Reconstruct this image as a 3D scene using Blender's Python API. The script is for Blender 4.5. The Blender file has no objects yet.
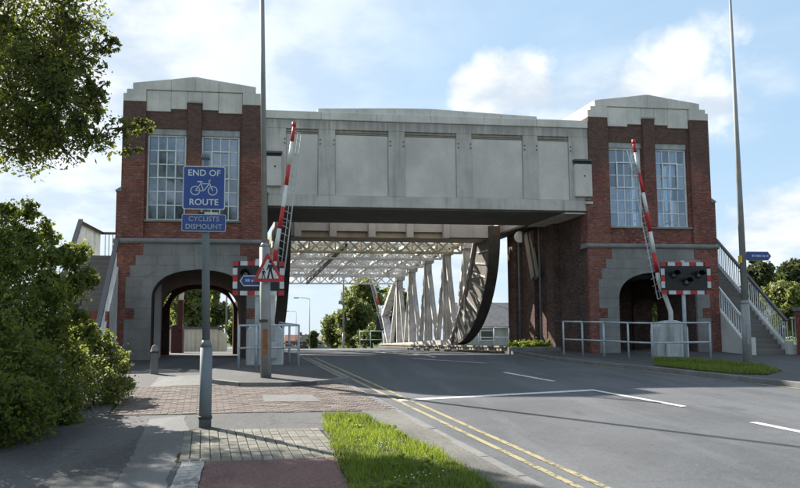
import bpy, bmesh, math, random
import numpy as np
from mathutils import Vector, Matrix
random.seed(7); RNG = np.random.default_rng(7)
R = math.radians
scene = bpy.context.scene
col = scene.collection

# ------------------------------------------------------------------ camera
F = 700.0; EYE = 1.6; YAW = R(7.17); PITCH = math.atan(60/700.0); CY = 280.0; ROLL = .0065
SL = .0457                       # the road climbs to the bridge
K = math.tan(R(8.5))             # the bridge crosses on the skew
YF = 22.6                        # front of the towers
cf = Vector((math.sin(YAW)*math.cos(PITCH), math.cos(YAW)*math.cos(PITCH), math.sin(PITCH)))
r0 = Vector((math.cos(YAW), -math.sin(YAW), 0)); u0 = r0.cross(cf)
cr = r0*math.cos(ROLL) - u0*math.sin(ROLL); cu = u0*math.cos(ROLL) + r0*math.sin(ROLL)
cam = bpy.data.cameras.new('camera'); cam_o = bpy.data.objects.new('camera', cam); col.objects.link(cam_o)
M4 = Matrix.Identity(4)
for i in range(3):
    M4[i][0] = cr[i]; M4[i][1] = cu[i]; M4[i][2] = -cf[i]
M4[2][3] = EYE
cam_o.matrix_world = M4
cam.sensor_fit = 'HORIZONTAL'; cam.sensor_width = 36; cam.lens = 36*F/800; cam.shift_y = (CY-244)/800
cam.clip_start = .05; cam.clip_end = 6000
scene.camera = cam_o

# ------------------------------------------------------------------ light
SUN_AZ = math.atan2(-.64, .768); SUN_EL = R(35.3)
world = bpy.data.worlds.new('World'); scene.world = world; world.use_nodes = True
wn = world.node_tree.nodes; wl = world.node_tree.links; wn.clear()
wout = wn.new('ShaderNodeOutputWorld'); wbg = wn.new('ShaderNodeBackground'); wbg.inputs['Strength'].default_value = .057
sky = wn.new('ShaderNodeTexSky'); sky.sky_type = 'NISHITA'; sky.sun_disc = False
sky.sun_elevation = SUN_EL; sky.sun_rotation = SUN_AZ; sky.dust_density = .8; sky.air_density = 1.0; sky.ozone_density = 1.4
wtc = wn.new('ShaderNodeTexCoord')
def wnode(t, **kw):
    n = wn.new(t)
    for a, b in kw.items(): setattr(n, a, b)
    return n
def wmath(op, a, b=None, clamp=False):
    n = wnode('ShaderNodeMath', operation=op, use_clamp=clamp)
    for i, v in enumerate((a, b)):
        if v is None: continue
        if isinstance(v, (int, float)): n.inputs[i].default_value = v
        else: wl.new(v, n.inputs[i])
    return n.outputs[0]
wsep = wn.new('ShaderNodeSeparateXYZ'); wl.new(wtc.outputs['Generated'], wsep.inputs[0])
wz = wmath('ADD', wmath('MAXIMUM', wsep.outputs[2], 0.0), .22)
wcmb = wn.new('ShaderNodeCombineXYZ')
wl.new(wmath('DIVIDE', wsep.outputs[0], wz), wcmb.inputs[0]); wl.new(wmath('DIVIDE', wsep.outputs[1], wz), wcmb.inputs[1])
def wnoise(scale, detail, rough, off, dist=.0):
    m = wn.new('ShaderNodeMapping'); m.inputs['Location'].default_value = off; wl.new(wcmb.outputs[0], m.inputs[0])
    n = wn.new('ShaderNodeTexNoise'); n.inputs['Scale'].default_value = scale; n.inputs['Detail'].default_value = detail
    n.inputs['Roughness'].default_value = rough; n.inputs['Distortion'].default_value = dist
    wl.new(m.outputs[0], n.inputs['Vector']); return n.outputs['Fac']
def wramp(x, a, b):
    n = wnode('ShaderNodeMapRange', interpolation_type='SMOOTHSTEP'); n.inputs['From Min'].default_value = a; n.inputs['From Max'].default_value = b
    wl.new(x, n.inputs['Value']); return n.outputs['Result']
def pdir(px, py):
    d = cf + cr*((px-400)/F) - cu*((py-CY)/F); d.normalize(); return d
def wblob(px, py, inner, outer):                    # one cumulus of the sky in view
    d = pdir(px, py)
    n = wnode('ShaderNodeVectorMath', operation='DISTANCE'); wl.new(wtc.outputs['Generated'], n.inputs[0]); n.inputs[1].default_value = d
    m = wnode('ShaderNodeMapRange'); m.inputs['From Min'].default_value = inner; m.inputs['From Max'].default_value = outer
    m.inputs['To Min'].default_value = 1; m.inputs['To Max'].default_value = 0
    wl.new(n.outputs['Value'], m.inputs['Value']); return m.outputs['Result']
dirn = wn.new('ShaderNodeTexNoise'); dirn.inputs['Scale'].default_value = 11; dirn.inputs['Detail'].default_value = 7; dirn.inputs['Roughness'].default_value = .55
wl.new(wtc.outputs['Generated'], dirn.inputs['Vector'])
puff = None
for b in ((686, 58, .01, .09), (640, 98, .0, .075), (712, 95, .0, .085), (490, 95, .0, .085), (520, 88, .0, .075), (795, 215, .01, .085), (760, 250, .0, .08)):
    o = wblob(*b); puff = o if puff is None else wmath('MAXIMUM', puff, o)
puff = wramp(wmath('ADD', puff, wmath('MULTIPLY', wmath('SUBTRACT', dirn.outputs['Fac'], .5), 1.9)), .22, .72)
soft = wramp(wnoise(.95, 7, .56, (3.1, 1.7, 0), .3), .43, .66)
veil = wmath('MULTIPLY', soft, .72)
wd_sun = wnode('ShaderNodeVectorMath', operation='DOT_PRODUCT'); wl.new(wtc.outputs['Generated'], wd_sun.inputs[0])
wd_sun.inputs[1].default_value = (math.sin(SUN_AZ)*math.cos(SUN_EL), math.cos(SUN_AZ)*math.cos(SUN_EL), math.sin(SUN_EL))
glow = wramp(wd_sun.outputs['Value'], .60, .97)     # thin cloud lit through, round the sun
cloud_mask = wmath('MAXIMUM', wmath('MAXIMUM', veil, puff), wmath('MULTIPLY', glow, .95), True)
shade = wramp(wnoise(4.2, 6, .55, (7.2, .4, 0)), .38, .66)
cmix = wnode('ShaderNodeMixRGB'); cmix.inputs[1].default_value = (8.0, 8.2, 8.4, 1); cmix.inputs[2].default_value = (5.0, 5.7, 6.5, 1); wl.new(shade, cmix.inputs[0])
skymix = wnode('ShaderNodeMixRGB'); wl.new(cloud_mask, skymix.inputs[0]); vmix = wnode('ShaderNodeMixRGB'); vmix.inputs[0].default_value = .62; wl.new(sky.outputs[0], vmix.inputs[1]); vmix.inputs[2].default_value = (4.3, 6.2, 8.0, 1)   # thin high haze
wl.new(vmix.outputs[0], skymix.inputs[1]); wl.new(cmix.outputs[0], skymix.inputs[2])
hz = wnode('ShaderNodeMapRange', interpolation_type='SMOOTHSTEP'); hz.inputs['From Min'].default_value = .28; hz.inputs['From Max'].default_value = .0; wl.new(wsep.outputs[2], hz.inputs['Value'])
hmix = wnode('ShaderNodeMixRGB'); wl.new(wmath('MULTIPLY', hz.outputs['Result'], .6), hmix.inputs[0]); wl.new(skymix.outputs[0], hmix.inputs[1]); hmix.inputs[2].default_value = (5.2, 6.0, 6.8, 1)   # pale air low down, all round
wl.new(hmix.outputs[0], wbg.inputs['Color']); wl.new(wbg.outputs[0], wout.inputs['Surface'])

sun = bpy.data.lights.new('sun', 'SUN'); sun.energy = 5.0; sun.angle = R(.6); sun.color = (1, .95, .87)
sun_o = bpy.data.objects.new('sun', sun); col.objects.link(sun_o)
sd = Vector((math.sin(SUN_AZ)*math.cos(SUN_EL), math.cos(SUN_AZ)*math.cos(SUN_EL), math.sin(SUN_EL)))
sun_o.rotation_euler = sd.to_track_quat('Z', 'Y').to_euler(); sun_o.location = sd*60
scene.view_settings.view_transform = 'Standard'; scene.view_settings.look = 'None'
scene.view_settings.exposure = 1.32; scene.view_settings.gamma = 1
scene.render.engine = 'CYCLES'
scene.cycles.max_bounces = 8; scene.cycles.transparent_max_bounces = 16

# ------------------------------------------------------------------ pixel -> place helpers
def ray(px, py): return cf + cr*((px-400)/F) - cu*((py-CY)/F)
EYEV = Vector((0, 0, EYE))
def on_y(px, py, Y):
    d = ray(px, py); return EYEV + d*(Y/d.y)
def gz(y):
    if y < 23.4: return SL*y
    if y < 46: return SL*23.4
    if y < 100: return SL*23.4 - .03*(y-46)
    return SL*23.4 - 1.62
def on_g(px, py):
    d = ray(px, py); t = -EYE/(d.z - SL*d.y); return EYEV + d*t
def sk(u, y, z): return (u - K*(y-YF), y, z)          # skewed bridge frame -> world
def us(x, y): return x + K*(y-YF)

# ------------------------------------------------------------------ mesh builder
class MB:
    def __init__(s, skew=False): s.v = []; s.f = []; s.skew = skew
    def add(s, vs, fs):
        n = len(s.v)
        s.v += [sk(*p) if s.skew else tuple(p) for p in vs]; s.f += [tuple(i+n for i in f) for f in fs]; return s
    def box(s, x0, x1, y0, y1, z0, z1):
        return s.add([(x0,y0,z0),(x1,y0,z0),(x1,y1,z0),(x0,y1,z0),(x0,y0,z1),(x1,y0,z1),(x1,y1,z1),(x0,y1,z1)],
                     [(0,3,2,1),(4,5,6,7),(0,1,5,4),(1,2,6,5),(2,3,7,6),(3,0,4,7)])
    def prism(s, poly, y0, y1):                        # poly of (x,z), extruded in y
        n = len(poly)
        a = sum(poly[i][0]*poly[(i+1)%n][1]-poly[(i+1)%n][0]*poly[i][1] for i in range(n))
        if a < 0: poly = poly[::-1]
        return s.add([(x,y0,z) for x,z in poly]+[(x,y1,z) for x,z in poly],
                     [tuple(range(n)), tuple(range(2*n-1,n-1,-1))]+[(i,i+n,(i+1)%n+n,(i+1)%n) for i in range(n)])
    def prism_x(s, poly, x0, x1):                      # poly of (y,z), extruded in x
        n = len(poly)
        a = sum(poly[i][0]*poly[(i+1)%n][1]-poly[(i+1)%n][0]*poly[i][1] for i in range(n))
        if a > 0: poly = poly[::-1]
        return s.add([(x0,y,z) for y,z in poly]+[(x1,y,z) for y,z in poly],
                     [tuple(range(n)), tuple(range(2*n-1,n-1,-1))]+[(i,i+n,(i+1)%n+n,(i+1)%n) for i in range(n)])
    def slab(s, poly, z0, z1):                         # poly of (x,y)
        n = len(poly)
        a = sum(poly[i][0]*poly[(i+1)%n][1]-poly[(i+1)%n][0]*poly[i][1] for i in range(n))
        if a < 0: poly = poly[::-1]
        return s.add([(x,y,z0) for x,y in poly]+[(x,y,z1) for x,y in poly],
                     [tuple(range(n-1,-1,-1)), tuple(range(n,2*n))]+[(i,(i+1)%n,(i+1)%n+n,i+n) for i in range(n)])
    def tube(s, pts, rad, n=10, cap=True):
        pts = [Vector(p) for p in pts]
        if isinstance(rad, (int, float)): rad = [rad]*len(pts)
        vs = []; fs = []; ref = None
        for i, p in enumerate(pts):
            d = (pts[min(i+1,len(pts)-1)]-pts[max(i-1,0)]).normalized()
            if ref is None:
                ref = d.cross(Vector((0,1,0)))
                if ref.length < .2: ref = d.cross(Vector((1,0,0)))
            a = (ref - d*ref.dot(d)).normalized(); b = d.cross(a); ref = a
            for j in range(n):
                t = 2*math.pi*j/n; vs.append(tuple(p + (a*math.cos(t)+b*math.sin(t))*rad[i]))
        for i in range(len(pts)-1):
            for j in range(n): fs.append((i*n+j, i*n+(j+1)%n, (i+1)*n+(j+1)%n, (i+1)*n+j))
        if cap: fs += [tuple(range(n-1,-1,-1)), tuple(range((len(pts)-1)*n, len(pts)*n))]
        return s.add(vs, fs)
    def bar(s, p, q, w, h, up=(0,0,1)):                # w across, h along up
        if s.skew: p = sk(*p); q = sk(*q)
        p = Vector(p); q = Vector(q); d = (q-p).normalized(); upv = Vector(up)
        a = d.cross(upv)
        if a.length < 1e-3: a = d.cross(Vector((1,0,0)))
        a.normalize(); b = a.cross(d).normalized()
        vs = [tuple(c + a*(sx*w/2) + b*(sz*h/2)) for c in (p,q) for sx,sz in ((-1,-1),(1,-1),(1,1),(-1,1))]
        old = s.skew; s.skew = False
        s.add(vs, [(0,1,2,3)[::-1],(4,5,6,7),(0,1,5,4),(1,2,6,5),(2,3,7,6),(3,0,4,7)][0:1] + [(4,5,6,7),(0,1,5,4),(1,2,6,5),(2,3,7,6),(3,0,4,7)])
        s.skew = old; return s
    def lathe(s, c, prof, n=20):                       # prof: (radius, z)
        vs = []; fs = []
        for r, z in prof:
            for j in range(n):
                t = 2*math.pi*j/n; vs.append((c[0]+r*math.cos(t), c[1]+r*math.sin(t), c[2]+z))
        for i in range(len(prof)-1):
            for j in range(n): fs.append((i*n+j, i*n+(j+1)%n, (i+1)*n+(j+1)%n, (i+1)*n+j))
        fs += [tuple(range(n-1,-1,-1)), tuple(range((len(prof)-1)*n, len(prof)*n))]
        return s.add(vs, fs)
    def build(s, name, mat, parent=None, smooth=False, bevel=0):
        off = Vector(wloc(parent)) if parent else Vector((0,0,0))
        me = bpy.data.meshes.new(name)
        me.from_pydata([tuple(Vector(p)-off) for p in s.v], [], s.f); me.update()
        bm = bmesh.new(); bm.from_mesh(me); bmesh.ops.recalc_face_normals(bm, faces=bm.faces); bm.to_mesh(me); bm.free()
        me.materials.append(MAT[mat])
        o = bpy.data.objects.new(name, me); col.objects.link(o)
        if parent: o.parent = parent; WL[o.name] = tuple(off)
        if smooth:
            for p in me.polygons: p.use_smooth = len(p.vertices) == 4
        if bevel:
            b = o.modifiers.new('bevel', 'BEVEL'); b.width = bevel; b.segments = 1; b.limit_method = 'ANGLE'; b.angle_limit = R(50)
        return o
WL = {}
def wloc(o): return WL.get(o.name, (0,0,0))
def tag(o, label=None, cat=None, group=None, kind=None):
    if label: o['label'] = label
    if cat: o['category'] = cat
    if group: o['group'] = group
    if kind: o['kind'] = kind
    return o
def empty(name, loc, label=None, cat=None, group=None, kind=None):
    o = bpy.data.objects.new(name, None); col.objects.link(o); o.location = loc; o.empty_display_size = .2
    WL[o.name] = tuple(loc); return tag(o, label, cat, group, kind)
def inst(name, me, mat4, parent):
    o = bpy.data.objects.new(name, me); col.objects.link(o); o.parent = parent
    o.matrix_parent_inverse = Matrix.Identity(4)
    o.matrix_basis = Matrix.Translation(-Vector(wloc(parent))) @ mat4; WL[o.name] = wloc(parent); return o

# ------------------------------------------------------------------ materials
MAT = {}
class NT:
    def __init__(s, name, rough=.8, spec=.3, metal=0):
        m = bpy.data.materials.new(name); m.use_nodes = True; MAT[name] = m; s.m = m
        s.n = m.node_tree.nodes; s.l = m.node_tree.links; s.b = s.n['Principled BSDF']; s.out = s.n['Material Output']
        s.b.inputs['Roughness'].default_value = rough; s.b.inputs['Metallic'].default_value = metal; s.b.inputs['Specular IOR Level'].default_value = spec
        s.geo = s.n.new('ShaderNodeNewGeometry')
    def put(s, sock, v):
        if isinstance(v, (int, float)): sock.default_value = v
        elif isinstance(v, tuple): sock.default_value = v if len(v) != 3 or sock.type != 'RGBA' else v + (1,)
        else: s.l.new(v, sock)
    def math(s, op, a, b=None, clamp=False):
        n = s.n.new('ShaderNodeMath'); n.operation = op; n.use_clamp = clamp
        s.put(n.inputs[0], a)
        if b is not None: s.put(n.inputs[1], b)
        return n.outputs[0]
    def map(s, vec, scale=(1,1,1), loc=(0,0,0)):
        n = s.n.new('ShaderNodeMapping'); n.inputs['Scale'].default_value = scale; n.inputs['Location'].default_value = loc
        s.l.new(vec, n.inputs[0]); return n.outputs[0]
    def noise(s, scale, detail=4, rough=.55, vec=None, dist=0):
        n = s.n.new('ShaderNodeTexNoise'); n.inputs['Scale'].default_value = scale; n.inputs['Detail'].default_value = detail
        n.inputs['Roughness'].default_value = rough; n.inputs['Distortion'].default_value = dist
        s.l.new(vec or s.geo.outputs['Position'], n.inputs['Vector']); return n.outputs['Fac']
    def n_col(s, scale):
        n = s.n.new('ShaderNodeTexNoise'); n.inputs['Scale'].default_value = scale; n.inputs['Detail'].default_value = 4
        s.l.new(s.geo.outputs['Position'], n.inputs['Vector']); return n.outputs['Color']
    def ramp(s, x, a, b, lo=0, hi=1):
        n = s.n.new('ShaderNodeMapRange'); n.interpolation_type = 'SMOOTHSTEP'
        for i, v in zip(('From Min','From Max','To Min','To Max'), (a,b,lo,hi)): n.inputs[i].default_value = v
        s.l.new(x, n.inputs['Value']); return n.outputs['Result']
    def mix(s, fac, a, b, mode='MIX'):
        n = s.n.new('ShaderNodeMixRGB'); n.blend_type = mode
        s.put(n.inputs[0], fac); s.put(n.inputs[1], a); s.put(n.inputs[2], b); return n.outputs[0]
    def bump(s, h, strength=.4, dist=.01):
        n = s.n.new('ShaderNodeBump'); n.inputs['Strength'].default_value = strength; n.inputs['Distance'].default_value = dist
        s.l.new(h, n.inputs['Height']); s.l.new(n.outputs[0], s.b.inputs['Normal'])
    def color(s, c): s.put(s.b.inputs['Base Color'], c)
    def island(s): return s.geo.outputs['Random Per Island']
    def objrand(s):
        n = s.n.new('ShaderNodeObjectInfo'); return n.outputs['Random']

def plain(name, c, rough=.6, spec=.3, metal=0, var=.25, scale=3.0, fine=40, bump=.15, dirt=None, dirt_amt=.4):
    t = NT(name, rough, spec, metal)
    a = t.noise(scale, 5); b = t.noise(fine, 3)
    c1 = tuple(x*(1-var) for x in c); c2 = tuple(min(1, x*(1+var)) for x in c)
    cc = t.mix(t.ramp(a, .3, .7), c1, c2)
    cc = t.mix(t.ramp(b, .3, .7, 0, .35), cc, tuple(x*.75 for x in c))
    if dirt:
        st = t.noise(1.0, 5, .6, t.map(t.geo.outputs['Position'], (5, 5, .45)))
        cc = t.mix(t.ramp(st, .5, .72, 0, dirt_amt), cc, dirt)
    t.color(cc); t.bump(b, bump, .004)
    r = t.ramp(a, .3, .7, max(0, rough-.1), min(1, rough+.12)); t.l.new(r, t.b.inputs['Roughness'])
    return t

# weathered concrete
def concrete(name, c, streak=.5, dark=(.12,.12,.115), base_scale=.8, run=None, blot=.35):
    t = NT(name, .85, .2)
    P = t.geo.outputs['Position']
    big = t.noise(base_scale, 6, .6); st = t.noise(1, 6, .62, t.map(P, (3.5, 3.5, .35))); fine = t.noise(28, 4, .6); bl = t.noise(4.5, 5, .65)
    cc = t.mix(t.ramp(big, .32, .68), tuple(x*.80 for x in c), tuple(min(1, x*1.1) for x in c))
    cc = t.mix(t.ramp(st, .46, .74, 0, streak), cc, dark)
    cc = t.mix(t.ramp(bl, .58, .76, 0, blot), cc, tuple(x*.55 for x in c))
    cc = t.mix(t.ramp(fine, .35, .65, 0, .22), cc, tuple(x*.62 for x in c))
    dr = t.noise(1, 4, .7, t.map(P, (11, 11, .10), (1, 5, 2)))
    cc = t.mix(t.ramp(dr, .60, .72, 0, streak*.7), cc, dark)
    if run:                                            # soot washed down from the coping
        sp = t.n.new('ShaderNodeSeparateXYZ'); t.l.new(P, sp.inputs[0])
        fr = t.noise(1, 6, .65, t.map(P, (7, 7, .12), (3, 1, 0)))
        e = t.math('ADD', sp.outputs[2], t.math('MULTIPLY', t.math('SUBTRACT', fr, .5), 1.8))
        cc = t.mix(t.ramp(e, run-.55, run+.15, 0, .62), cc, tuple(x*.36 for x in c))
    t.color(cc); t.bump(fine, .25, .008)
concrete('beam_concrete', (.57,.515,.46), .5, (.15,.15,.145), .8, 8.75)
concrete('panel_concrete', (.64,.58,.52), .16, (.28,.26,.23), .5, None, .06)
concrete('cap_concrete', (.68,.625,.56), .30, (.2,.19,.17))
concrete('stone', (.255,.242,.225), .35, (.1,.1,.1), 1.4)
concrete('stair_concrete', (.62,.60,.56), .22, (.25,.24,.22))
concrete('step_stone', (.17,.155,.14), .3)
concrete('deck_concrete', (.36,.32,.26), .5)
concrete('kerb_stone', (.20,.195,.185), .2, (.12,.12,.11), 3)
concrete('render', (.42,.41,.39), .3)
concrete('bollard_concrete', (.22,.21,.20), .3)

def brick(name, c1, c2, mortar, soot=None):
    t = NT(name, .9, .15)
    P = t.geo.outputs['Position']
    sp = t.n.new('ShaderNodeSeparateXYZ'); t.l.new(P, sp.inputs[0])
    sn = t.n.new('ShaderNodeSeparateXYZ'); t.l.new(t.geo.outputs['True Normal'], sn.inputs[0])
    side = t.math('GREATER_THAN', t.math('ABSOLUTE', sn.outputs[0]), .7)
    uu = t.math('ADD', t.math('MULTIPLY', sp.outputs[1], side), t.math('MULTIPLY', sp.outputs[0], t.math('SUBTRACT', 1, side)))
    cb = t.n.new('ShaderNodeCombineXYZ'); t.l.new(uu, cb.inputs[0]); t.l.new(sp.outputs[2], cb.inputs[1])
    bt = t.n.new('ShaderNodeTexBrick'); bt.inputs['Scale'].default_value = 1; bt.inputs['Brick Width'].default_value = .23; bt.inputs['Row Height'].default_value = .078
    bt.inputs['Mortar Size'].default_value = .007; bt.inputs['Mortar Smooth'].default_value = .2; bt.inputs['Bias'].default_value = 0
    bt.inputs['Color1'].default_value = c1+(1,); bt.inputs['Color2'].default_value = c2+(1,); bt.inputs['Mortar'].default_value = mortar+(1,)
    t.l.new(cb.outputs[0], bt.inputs['Vector'])
    big = t.noise(1.1, 6, .62); sc = t.noise(9, 5, .65, t.map(P, (1, 1, 2.2)))
    cc = t.mix(t.ramp(big, .35, .7, 0, .6), bt.outputs['Color'], tuple(x*.45 for x in c1))
    pz = t.noise(16, 3, .6, t.map(P, (.35, .35, 1)))
    cc = t.mix(t.ramp(pz, .52, .68, 0, .55), cc, tuple(min(1, x*1.75+.02) for x in c2))
    cc = t.mix(t.ramp(sc, .54, .70, 0, .65), cc, (.055,.038,.035))
    cc = t.mix(t.ramp(sc, .42, .28, 0, .35), cc, tuple(min(1, x*1.5) for x in c2))
    if soot:
        e = t.math('ADD', sp.outputs[2], t.math('MULTIPLY', t.math('SUBTRACT', t.noise(1.4, 4), .5), 1.3))
        cc = t.mix(t.ramp(e, soot-.35, soot+.35, 0, .78), cc, t.mix(t.ramp(sc, .4, .6), (.072,.052,.045), (.125,.085,.070)))
    t.color(cc); t.bump(bt.outputs['Fac'], -.5, .012)
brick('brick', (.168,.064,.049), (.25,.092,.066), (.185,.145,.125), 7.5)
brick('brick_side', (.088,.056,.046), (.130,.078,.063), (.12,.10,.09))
brick('brick_pier', (.22,.062,.045), (.31,.09,.062), (.18,.14,.12))

# ground materials
def asphalt(name, c, patch=.3, agg=75, rough=.82, spec=.35, lift=2.0, crack=.0):
    t = NT(name, rough, spec)
    a = t.noise(.55, 6, .62); b = t.noise(agg, 3, .75); d = t.noise(9, 6, .72); w = t.noise(1, 6, .62, t.map(t.geo.outputs['Position'], (1.3, .14, 1)))
    v = t.n.new('ShaderNodeTexVoronoi'); v.feature = 'DISTANCE_TO_EDGE'; v.inputs['Scale'].default_value = .55; v.inputs['Randomness'].default_value = 1
    t.l.new(t.mix(.22, t.geo.outputs['Position'], t.n_col(3.0)), v.inputs['Vector'])
    cc = t.mix(t.ramp(a, .3, .7), tuple(x*(1-patch) for x in c), tuple(x*(1+patch) for x in c))
    cc = t.mix(t.ramp(w, .46, .62, 0, .5), cc, tuple(x*1.5 for x in c))
    oil = t.noise(2.6, 5, .6, t.map(t.geo.outputs['Position'], (1, .3, 1), (5, 2, 0)))
    cc = t.mix(t.ramp(oil, .60, .72, 0, .45), cc, tuple(x*.45 for x in c))
    cc = t.mix(t.ramp(b, .52, .72, 0, .75), cc, tuple(min(1, x*lift+.03) for x in c))
    cc = t.mix(t.ramp(b, .46, .30, 0, .6), cc, tuple(x*.35 for x in c))
    cc = t.mix(t.ramp(d, .54, .70, 0, .5), cc, tuple(x*.5 for x in c))
    cc = t.mix(t.ramp(v.outputs['Distance'],   .012, .003, 0, crack), cc, tuple(x*.4 for x in c))
    t.color(cc); t.bump(t.math('ADD', b, t.math('MULTIPLY', d, 1.0)), .7, .008)
    t.l.new(t.ramp(a, .3, .7, rough-.1, rough+.1), t.b.inputs['Roughness'])
asphalt('road_asphalt', (.088,.090,.094), .22, 75, .8, .35, 1.8, .12)
asphalt('patch_road', (.066,.070,.077), .2, 75, .84, .3, 1.7)
asphalt('path_asphalt', (.072,.070,.068), .4, 36, .85, .3, 2.0, .4)
asphalt('pale_asphalt', (.12,.117,.112), .25)  # paler tone: sunlight painted on the footway, also the iron cover
asphalt('red_asphalt', (.13,.074,.066), .35, 34, .85, .3, 1.9)
asphalt('tarmac_far', (.070,.068,.066), .3)
asphalt('gravel_edge', (.125,.118,.105), .45, 45, .9, .2, 1.8)
def paint(name, c, wear=.45, under=(.06,.062,.066)):
    t = NT(name, .6, .3)
    a = t.noise(14, 6, .7); b = t.noise(2.2, 4)
    k = t.math('ADD', t.math('MULTIPLY', a, .7), t.math('MULTIPLY', b, .3))
    cc = t.mix(t.ramp(k, .50, .58, 0, wear), c, under); t.color(t.mix(t.ramp(t.noise(70, 3, .7), .5, .7, 0, wear), cc, under))
paint('road_white', (.66,.66,.63), .35); paint('road_yellow', (.36,.30,.16), .75); paint('path_white', (.36,.35,.32), .8, (.12,.11,.10))
def blocks(name, c, r=.3):
    t = NT(name, .88, .2)
    a = t.noise(3, 4); b = t.noise(60, 3); o = t.objrand(); i = t.island()
    rr = t.math('FRACT', t.math('ADD', o, i))
    cc = t.mix(rr, tuple(x*(1-r) for x in c), tuple(x*(1+r) for x in c))
    cc = t.mix(t.ramp(a, .4, .7, 0, .5), cc, tuple(x*.6 for x in c)); cc = t.mix(t.ramp(b, .4, .65, 0, .4), cc, tuple(x*.6 for x in c))
    t.color(cc); t.bump(b, .4, .004)
blocks('block_buff', (.165,.135,.118)); blocks('block_grey', (.20,.185,.155), .25)
t = NT('soil', .95, .1); t.color(t.mix(t.ramp(t.noise(4, 6), .35, .65), (.035,.03,.02), (.06,.075,.025))); t.bump(t.noise(30, 5), .8, .03)
t = NT('meadow', .95, .1); t.color(t.mix(t.ramp(t.noise(.3, 6), .35, .65), (.05,.075,.02), (.085,.11,.035))); t.bump(t.noise(14, 5), .8, .05)
t = NT('verge_soil', .95, .1); t.color(t.mix(t.ramp(t.noise(9, 6), .40, .62), (.05,.042,.024), (.075,.10,.028))); t.bump(t.noise(40, 4), .8, .02)

# metals, paints, signs
plain('grey_steel', (.15,.17,.18), .72, .4, 0, .15, 2, dirt=(.12,.10,.08), dirt_amt=.35)
plain('post_grey', (.27,.27,.26), .55, .4, 0, .15, 2, dirt=(.13,.12,.10), dirt_amt=.45)
plain('rail_paint', (.42,.47,.49), .5, .4, 0, .18, 5, dirt=(.18,.12,.08), dirt_amt=.4)
plain('cabinet_paint', (.52,.53,.52), .5, .4, 0, .12, 3, dirt=(.2,.18,.15), dirt_amt=.5)
plain('truss_paint', (.48,.465,.445), .6, .3, 0, .25, 2.2, dirt=(.13,.095,.065), dirt_amt=.7)
plain('web_paint', (.15,.135,.115), .7, .3, 0, .35, 3, dirt=(.07,.045,.03), dirt_amt=.7)
plain('truss_lichen', (.27,.25,.15), .7, .2, 0, .35, 3, dirt=(.13,.10,.05), dirt_amt=.6)
plain('lattice_paint', (.58,.57,.55), .6, .3, 0, .2, 2.2, dirt=(.2,.15,.1), dirt_amt=.6)
plain('weight_paint', (.40,.40,.405), .6, .3, 0, .12, 1.5, dirt=(.25,.22,.18), dirt_amt=.35)
plain('rolling_steel', (.045,.043,.042), .55, .4, 0, .3, 3, dirt=(.09,.05,.03), dirt_amt=.5)
plain('dark_steel', (.05,.05,.052), .6, .3, 0, .3, 4)
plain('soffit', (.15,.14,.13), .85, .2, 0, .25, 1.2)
plain('dark_paint', (.09,.085,.09), .5, .4, 0, .2, 4)
plain('cream_paint', (.62,.58,.47), .6, .3, 0, .15, 2, dirt=(.25,.2,.13), dirt_amt=.6)
plain('sign_blue', (.013,.052,.23), .4, .5, 0, .12, 6, bump=.02)
plain('sign_white', (.60,.61,.60), .5, .4, 0, .12, 6, bump=.02, dirt=(.3,.28,.24), dirt_amt=.45)
plain('sign_red', (.46,.028,.03), .5, .4, 0, .2, 6, bump=.02, dirt=(.25,.05,.04), dirt_amt=.5)
plain('sign_black', (.012,.012,.013), .4, .4, 0, .2, 6, bump=.02)
plain('sign_back', (.22,.22,.22), .5, .4, 0, .1, 6)
plain('arm_white', (.66,.66,.63), .5, .4, 0, .12, 5, dirt=(.3,.28,.24), dirt_amt=.4)
plain('arm_red', (.52,.03,.03), .5, .4, 0, .15, 5)
plain('red_box', (.07,.018,.018), .55, .3, 0, .3, 5)
plain('frame_white', (.74,.75,.74), .5, .4, 0, .1, 5, dirt=(.3,.28,.25), dirt_amt=.4)
plain('lintel', (.36,.37,.36), .8, .2, 0, .2, 3, dirt=(.12,.12,.12), dirt_amt=.5)
plain('inside_wall', (.22,.25,.28), .9, .1, 0, .1, 2)
plain('slate', (.10,.10,.105), .8, .3, 0, .25, 3)
plain('red_tile', (.20,.085,.06), .85, .2, 0, .25, 3)
plain('pale_tile', (.30,.26,.23), .85, .2, 0, .25, 3)
plain('bark', (.085,.07,.055), .95, .1, 0, .35, 6, 30, .8)
plain('rust', (.26,.11,.05), .8, .2, 0, .3, 9)
plain('yellow_plate', (.60,.40,.04), .5, .4, 0, .1, 6)
t = NT('lens_dark', .12, .6); t.color((.02,.006,.006))
t = NT('lens_amber', .12, .6); t.color((.03,.016,.004))
t = NT('lens_clear', .1, .6); t.color((.35,.36,.36))
t = NT('glass', .08, .5)
gl = t.n.new('ShaderNodeBsdfGlossy'); gl.inputs['Roughness'].default_value = .06; gl.inputs['Color'].default_value = (.62,.74,.88,1)
tr = t.n.new('ShaderNodeBsdfTransparent'); tr.inputs['Color'].default_value = (.60,.68,.74,1)
df = t.n.new('ShaderNodeBsdfDiffuse'); df.inputs['Color'].default_value = (.20,.25,.30,1)
ms = t.n.new('ShaderNodeMixShader'); ms2 = t.n.new('ShaderNodeMixShader')
t.put(ms.inputs[0], t.ramp(t.objrand(), 0, 1, .20, .36)); t.l.new(tr.outputs[0], ms.inputs[1]); t.l.new(gl.outputs[0], ms.inputs[2])
t.put(ms2.inputs[0], t.ramp(t.noise(5, 4), .3, .75, .12, .36)); t.l.new(ms.outputs[0], ms2.inputs[1]); t.l.new(df.outputs[0], ms2.inputs[2]); t.l.new(ms2.outputs[0], t.out.inputs['Surface'])

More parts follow.
